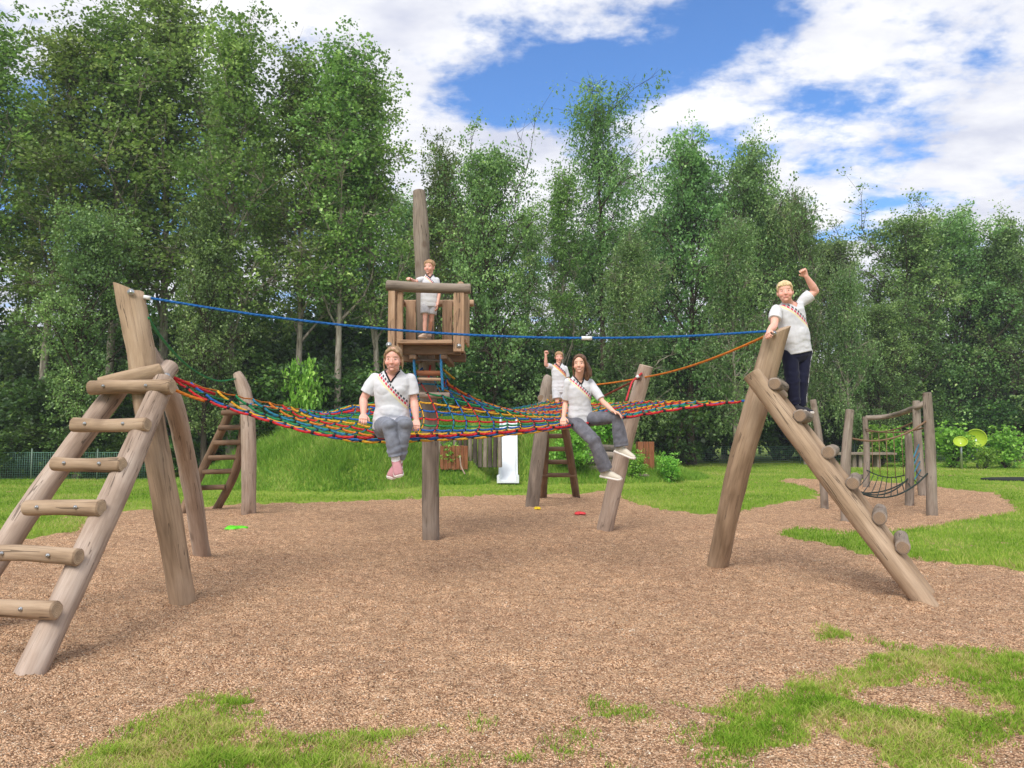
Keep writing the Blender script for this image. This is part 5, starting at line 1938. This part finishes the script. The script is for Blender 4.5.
def hair_long(o, H, ax, hk):           # long loose hair blowing to one side
    o.ell(H(0, -0.032, 0.042), ax, (0.079 * hk, 0.090 * hk, 0.079 * hk), 18)
    o.cap([H(0.01, 0.055, 0.092), H(0.052, 0.048, 0.062), H(0.080, 0.012, 0.0), H(0.096, -0.01, -0.07), H(0.104, -0.015, -0.14), H(0.085, -0.02, -0.19)], [0.015 * hk, 0.019 * hk, 0.019 * hk, 0.022 * hk, 0.022 * hk, 0.008 * hk], 12)
    o.cap([H(-0.005, 0.055, 0.092), H(-0.050, 0.050, 0.062), H(-0.076, 0.01, 0.005), H(-0.080, -0.025, -0.06), H(-0.078, -0.03, -0.13), H(-0.066, -0.03, -0.17)], [0.013 * hk, 0.014 * hk, 0.012 * hk, 0.013 * hk, 0.012 * hk, 0.006 * hk], 12)
    o.cap([H(0.0, -0.08, 0.03), H(0.02, -0.085, -0.06), H(0.05, -0.07, -0.13), H(0.06, -0.06, -0.19)], [0.06 * hk, 0.058 * hk, 0.046 * hk, 0.02 * hk], 14)
    o.cap([H(0.09, -0.02, 0.0), H(0.122, -0.03, -0.08), H(0.128, -0.03, -0.15)], [0.016 * hk, 0.016 * hk, 0.006 * hk], 8)


def hair_short(o, H, ax, hk):          # short boy's hair with a fringe
    o.ell(H(0, -0.024, 0.046), ax, (0.079 * hk, 0.092 * hk, 0.074 * hk), 18)
    for q in range(11):
        a = -0.055 + q * 0.011
        b = 0.072 - abs(a) * 0.35
        o.cap([H(a * 0.8, 0.02, 0.108 - abs(a) * 0.35), H(a, b - 0.006, 0.086 - abs(a) * 0.3), H(a * 1.08 + 0.004 * math.sin(q * 2.1), b + 0.003, 0.060 - 0.006 * math.sin(q * 2.7))], [0.014 * hk, 0.013 * hk, 0.007 * hk], 8)
    for q in (-1, 1):
        o.cap([H(0.066 * q, 0.03, 0.045), H(0.073 * q, 0.012, 0.005)], [0.013 * hk, 0.007 * hk], 8)


def W(px, py, Y): return P(px, py, Y)


# -- woman on the front edge of the net
Y0 = 7.32
person('woman in white jersey, grey jeans and pink shoes sitting on the net',
       dict(head=W(393.3, 359.0, Y0 - 0.14), look=V((-0.04, -1, -0.16)), headup=V((0.02, 0.1, 1)), neck=W(393, 371.0, Y0 - 0.05),
            shR=W(375.0, 378.5, Y0 - 0.02), shL=W(410.0, 378.5, Y0 - 0.02), elR=W(363.5, 399, Y0 - 0.02), elL=W(414, 401.5, Y0 - 0.02), wrR=W(363.5, 414.5, Y0 - 0.10), wrL=W(416.5, 420.5, Y0 - 0.08),
            handR=dict(d=V((0.12, -0.75, -0.5)), n=V((0, -0.45, -1)), side=1, curl=0.75), handL=dict(d=V((0.05, -0.75, -0.55)), n=V((0, -0.45, -1)), side=-1, curl=0.75),
            hipR=W(382.5, 426, Y0 + 0.02), hipL=W(401, 426, Y0 + 0.02), knR=W(389, 425.5, Y0 - 0.42), knL=W(405, 424, Y0 - 0.38), anR=W(396, 461, Y0 - 0.38), anL=W(398, 463, Y0 - 0.28),
            toeR=W(402, 473, Y0 - 0.54), toeL=W(388, 475, Y0 - 0.43), footR=V((0.22, -0.86, -0.42)), footL=V((-0.25, -0.86, -0.42))),
       1.0, SKIN1, None, dict(type='long', name='jeans', mat=M_JEANS, thigh=0.092, knee=0.072, shin=0.062, hem=0.062, end=0.86), hair_back,
       dict(mat=M_PINK, sole=M_RUBBER, lace=M_LACE), 1.06,
       dict(hip=0.172, waist=0.150, chest=0.168, hipd=0.122, waistd=0.11, chestd=0.12, arm=1.06, face=1.10, hairmat=HAIR_DB, hem=-0.06, brow=(0.22, 0.14, 0.09), sleeve=0.72,
            belly=(((0.055, 0.66, 0.062), (0.09, 0.072, 0.085)), ((-0.055, 0.66, 0.062), (0.09, 0.072, 0.085)), ((0.0, 0.28, 0.04), (0.14, 0.10, 0.13)))),
       sock=(M_WHITECLOTH, 0.11), smile=0.8)

# -- girl on the front edge of the net
Y0 = 8.25
person('girl with long brown hair in dark jeans and cream shoes sitting on the net',
       dict(head=W(579.6, 364.0, Y0 - 0.10), look=V((-0.22, -1, -0.03)), headup=V((-0.02, 0.08, 1)), neck=W(578.8, 376.6, Y0 - 0.03),
            shR=W(568.5, 382, Y0 - 0.05), shL=W(590, 383, Y0), elR=W(565.5, 403, Y0 + 0.02), elL=W(603, 402.0, Y0 - 0.10), wrR=W(563.5, 417.5, Y0 - 0.08), wrL=W(613, 411.0, Y0 - 0.30),
            handR=dict(d=V((-0.1, -0.75, -0.6)), n=V((0, -0.4, -1)), side=1, curl=0.6), handL=dict(d=V((0.75, -0.35, -0.35)), n=V((0, -0.2, -1)), side=-1, curl=0.35),
            hipR=W(573.5, 420, Y0 + 0.02), hipL=W(587, 419, Y0 + 0.04), knR=W(594, 441, Y0 - 0.30), knL=W(617, 417.5, Y0 - 0.24), anR=W(606.5, 471.5, Y0 - 0.22), anL=W(621.5, 448, Y0 - 0.22),
            toeR=W(622, 481, Y0 - 0.34), toeL=W(634, 459, Y0 - 0.34), footR=V((0.86, -0.42, -0.16)), footL=V((0.84, -0.38, -0.34)), footupR=V((0.1, -0.1, 1)), footupL=V((0.3, -0.1, 1))),
       0.86, SKIN2, None, dict(type='long', name='jeans', mat=M_DARKJEANS, thigh=0.092, knee=0.080, shin=0.084, hem=0.092, end=0.93), hair_long,
       dict(mat=M_CREAM, sole=M_RUBBER, lace=M_LACE), 0.93,
       dict(hip=0.150, waist=0.130, chest=0.148, hairmat=HAIR_BR, vdep=0.080, hem=-0.05, brow=(0.10, 0.06, 0.04), sleeve=0.84, arm=0.9, foot=1.12), sock=(M_WHITECLOTH, 0.06), smile=0.8)

# -- boy standing on the right ladder
Y0 = 8.0
person('blond boy in navy track pants standing on the right ladder with raised fist',
       dict(head=W(785.0, 291.8, Y0 - 0.10), look=V((-0.30, -1, -0.06)), headup=V((-0.05, 0.1, 1)), neck=W(789, 303.0, Y0 - 0.02),
            shR=W(776.0, 309, Y0 - 0.10), shL=W(802, 301.5, Y0 + 0.04), elR=W(774, 326, Y0 - 0.22), elL=W(815.5, 291, Y0 + 0.02), wrR=W(768.5, 331.5, Y0 - 0.36), wrL=W(806, 276, Y0 - 0.06),
            handR=dict(d=V((-0.35, -0.6, -0.45)), n=V((0.2, -0.5, -0.8)), side=1, curl=0.95), handL=dict(d=V((-0.5, -0.15, 0.8)), n=V((-0.45, -0.8, -0.3)), side=-1, curl=1.25, thumb=0.9),
            hipR=W(789.5, 352, Y0), hipL=W(804, 352, Y0 + 0.06), knR=W(792.5, 380, Y0 - 0.03), knL=W(801.5, 381, Y0 + 0.03), anR=W(795, 405.5, Y0 + 0.0), anL=W(800.5, 407, Y0 + 0.06),
            toeR=W(798, 413, Y0 - 0.12), toeL=W(804, 413.5, Y0 - 0.05), footR=V((0.25, -0.95, -0.05)), footL=V((0.42, -0.9, -0.05)), footupR=V((0, 0, 1)), footupL=V((0, 0, 1))),
       0.90, SKIN3, None, dict(type='long', name='track_pants', mat=M_NAVY, thigh=0.094, knee=0.080, shin=0.070, hem=0.066, end=0.95, stripe='L', sfront=0.30), hair_short,
       dict(mat=M_BLACKSHOE, sole=M_RUBBER, lace=M_RUBBER), 1.02,
       dict(hip=0.172, waist=0.175, chest=0.168, hipd=0.125, waistd=0.135, chestd=0.12, arm=1.15, face=1.16, hairmat=HAIR_BL, vdep=0.055, hem=-0.02, brow=(0.45, 0.32, 0.2), sleeve=0.62,
            sashdrop=0.078, sashk=1.2, sashw=0.19, belly=(((0.0, 0.34, 0.045), (0.15, 0.105, 0.17)),)), sock=(M_WHITECLOTH, 0.04), smile=0.35)

# -- small boy in the tower
Y0 = 10.22
person('small boy in pale shorts standing in the lookout basket, hand on the rail',
       dict(head=W(429.5, 267.3, Y0), look=V((-0.35, -1, -0.08)), headup=V((0.08, 0.1, 1)), neck=W(429.5, 274.6, Y0),
            shR=W(422.5, 279, Y0 - 0.03), shL=W(436.5, 280, Y0 + 0.02), elR=W(415, 282, Y0 - 0.08), elL=W(439, 294, Y0 + 0.04), wrR=W(410.5, 279, Y0 - 0.22), wrL=W(437.5, 304.5, Y0 - 0.02),
            handR=dict(d=V((-0.35, -0.85, 0.05)), n=V((0, -0.2, -1)), side=1, curl=0.8), handL=dict(d=V((-0.05, -0.2, -1)), n=V((-1, 0, 0)), side=-1, curl=0.4),
            hipR=W(425.5, 304, Y0), hipL=W(433, 304, Y0 + 0.02), knR=W(425, 320.5, Y0 - 0.06), knL=W(431, 321, Y0 + 0.02), anR=W(424.5, 334, Y0 - 0.06), anL=W(429.5, 333, Y0 + 0.16),
            toeR=W(421, 339, Y0 - 0.2), toeL=W(430, 338, Y0 + 0.02), footR=V((-0.4, -0.9, -0.05)), footL=V((0.1, -1, -0.1)), footupR=V((0, 0, 1)), footupL=V((0, 0, 1))),
       0.68, SKIN3, None, dict(type='short', name='shorts', mat=M_SHORTG, end=0.62), hair_short,
       dict(mat=M_SAND, sole=M_SAND, lace=M_LACE), 0.90,
       dict(hip=0.165, waist=0.16, chest=0.165, hairmat=HAIR_LB, vdep=0.065, hem=-0.10, brow=(0.3, 0.2, 0.12), sleeve=0.7), sock=None, smile=0.5)

# -- boy behind the girl
Y0 = 14.5
person('boy in white jersey and white shorts with raised fist standing behind the girl',
       dict(head=W(559, 357.2, Y0), look=V((0.0, -1, -0.08)), headup=V((0.02, 0.1, 1)), neck=W(558.5, 363.2, Y0),
            shR=W(552.3, 367, Y0), shL=W(565, 368, Y0 + 0.02), elR=W(545.8, 365, Y0 - 0.1), elL=W(568, 380, Y0 + 0.05), wrR=W(545.8, 355, Y0 - 0.16), wrL=W(568.5, 391, Y0 - 0.05),
            handR=dict(d=V((0.05, -0.1, 1)), n=V((0.3, -0.9, 0)), side=1, curl=1.25, thumb=0.9), handL=dict(d=V((0, -0.2, -1)), n=V((-1, 0, 0)), side=-1, curl=0.4),
            hipR=W(556, 389, Y0), hipL=W(563, 389, Y0 + 0.03), knR=W(557.5, 404.5, Y0 - 0.05), knL=W(563.5, 404.5, Y0 + 0.02), anR=W(557, 420, Y0), anL=W(563.5, 420, Y0 + 0.1),
            toeR=W(556, 425, Y0 - 0.15), toeL=W(564, 425, Y0 - 0.05), footR=V((-0.2, -1, 0)), footL=V((0.2, -1, 0)), footupR=V((0, 0, 1)), footupL=V((0, 0, 1))),
       0.84, SKIN3, None, dict(type='short', name='shorts', mat=M_SHORTW, end=0.62), hair_short,
       dict(mat=M_CREAM, sole=M_RUBBER, lace=M_LACE), 0.98,
       dict(hip=0.165, waist=0.15, chest=0.165, hairmat=HAIR_LB, vdep=0.065, sash=1, hem=-0.14, brow=(0.3, 0.2, 0.12), sleeve=0.75), sock=None, smile=0.4)


# ------------------------------------------------------------------ air
b = MB()
b.box(V((0, 42, 10.5)), (V((1, 0, 0)), V((0, 1, 0)), V((0, 0, 1))), (60, 48, 12.5), 0, 0.01)
mz_, t = new_mat('haze_air')
vp = t.n('ShaderNodeVolumePrincipled')
vp.inputs['Color'].default_value = (0.82, 0.9, 1.0, 1)
vp.inputs['Density'].default_value = 0.0008
vo_ = t.n('ShaderNodeOutputMaterial'); t.l(vp.outputs[0], vo_.inputs['Volume'])
HAZE = True
if HAZE:
    tag(b.build('haze', [mz_], None), 'faint summer haze in front of the wood', kind='stuff')

# ------------------------------------------------------------------ sky and sun
SUN_EL, SUN_AZ = R(48), R(202)      # azimuth of the sun measured clockwise from +Y
w = bpy.data.worlds.new('World')
SC.world = w
w.use_nodes = True
t = NT(w.node_tree)
tc = t.n('ShaderNodeTexCoord')
dirv = tc.outputs['Generated']
sky = t.n('ShaderNodeTexSky', sky_type='NISHITA', sun_disc=False)
sky.sun_elevation = SUN_EL
sky.sun_rotation = SUN_AZ
sky.air_density = 1.0
sky.dust_density = 0.6
sky.ozone_density = 2.0
s = t.n('ShaderNodeSeparateXYZ'); t.l(dirv, s.inputs[0])
x_, y_, z_ = s.outputs
az = t.m('ARCTAN2', x_, y_)
el = t.m('ARCSINE', z_)
dn = t.m('ADD', t.m('MAXIMUM', z_, 0.0), 0.22)
cv = t.n('ShaderNodeCombineXYZ')
t.l(t.m('DIVIDE', x_, dn), cv.inputs[0]); t.l(t.m('DIVIDE', y_, dn), cv.inputs[1]); cv.inputs[2].default_value = 3.3
n1 = t.noise(cv.outputs[0], 1.9, 10, 0.62, 0.1)
n2 = t.noise(t.scalev(cv.outputs[0], (1.0, 1.25, 1.0)), 5.5, 9, 0.60, 0.12)
dens = t.m('ADD', t.m('ADD', t.m('MULTIPLY', n1, 1.25), t.m('MULTIPLY', n2, 0.95)), -0.56)


def blob(px, py, sa, se, amp, rot=0.0):
    """gap in the cloud deck around a compass bearing and height"""
    a0 = math.atan2(px - 512, 760); e0 = math.atan2((430 - py) * math.cos(a0), 760)
    da, de = t.m('SUBTRACT', az, a0), t.m('SUBTRACT', el, e0)
    c, s_ = math.cos(rot), math.sin(rot)
    u = t.m('ADD', t.m('MULTIPLY', da, c), t.m('MULTIPLY', de, s_))
    v = t.m('SUBTRACT', t.m('MULTIPLY', de, c), t.m('MULTIPLY', da, s_))
    q = t.m('ADD', t.m('POWER', t.m('DIVIDE', u, sa), 2), t.m('POWER', t.m('DIVIDE', v, se), 2))
    return t.m('MULTIPLY', t.m('EXPONENT', t.m('MULTIPLY', q, -1)), amp)


gap = None
for args in ((520, 78, 0.10, 0.035, 0.30, 0.12), (640, 50, 0.12, 0.055, 0.34, 0.25), (740, 12, 0.08, 0.045, 0.28, 0.3), (560, 92, 0.12, 0.035, 0.22, 0.0), (865, 128, 0.10, 0.045, 0.22, 0.0), (800, 105, 0.07, 0.03, 0.20, 0.2), (985, 35, 0.09, 0.07, 0.15, 0.5), (900, 70, 0.05, 0.03, 0.09, 0.4), (100, 140, 0.16, 0.10, 0.26, 0), (20, 165, 0.12, 0.08, 0.22, 0), (340, 230, 0.1, 0.08, 0.1, 0), (500, 200, 0.05, 0.04, 0.05, 0)):
    g_ = blob(*args)
    gap = g_ if gap is None else t.m('ADD', gap, g_)
d2 = t.m('SUBTRACT', t.m('ADD', dens, 0.17), gap)
mask = t.n('ShaderNodeMapRange', interpolation_type='SMOOTHSTEP')
mask.inputs['From Min'].default_value = 0.42
mask.inputs['From Max'].default_value = 0.68
t.l(d2, mask.inputs['Value'])
n3 = t.noise(t.scalev(cv.outputs[0], (1.0, 1.6, 1.0)), 3.2, 9, 0.6, 0.1)
ccol = t.ramp(n3, [(0.34, (4.6, 4.8, 5.7)), (0.48, (5.9, 6.0, 6.5)), (0.62, (7.1, 7.1, 7.3))])
skyc = t.mix(1.0, sky.outputs[0], (0.72, 1.03, 1.40, 1), 'MULTIPLY')
full = t.mix(mask.outputs[0], skyc, ccol)
bg = t.n('ShaderNodeBackground'); bg.inputs['Strength'].default_value = 0.10
t.l(full, bg.inputs['Color'])
wo = t.n('ShaderNodeOutputWorld'); t.l(bg.outputs[0], wo.inputs['Surface'])

sl = bpy.data.lights.new('sun', 'SUN')
sl.energy = 2.3
sl.angle = R(30)
sl.color = (1.0, 0.95, 0.88)
so = bpy.data.objects.new('sun', sl)
COL.objects.link(so)
sd_ = V((math.sin(SUN_AZ) * math.cos(SUN_EL), math.cos(SUN_AZ) * math.cos(SUN_EL), math.sin(SUN_EL)))
so.rotation_euler = sd_.to_track_quat('Z', 'Y').to_euler()
so.location = sd_ * 50

SC.view_settings.view_transform = 'Standard'
SC.view_settings.look = 'None'
SC.view_settings.exposure = 0.62
SC.view_settings.gamma = 1.0
SC.view_settings.use_curve_mapping = False
SC.cycles.max_bounces = 6
SC.cycles.diffuse_bounces = 4
SC.cycles.glossy_bounces = 2
SC.cycles.transmission_bounces = 3
SC.cycles.transparent_max_bounces = 4
SC.cycles.use_denoising = True
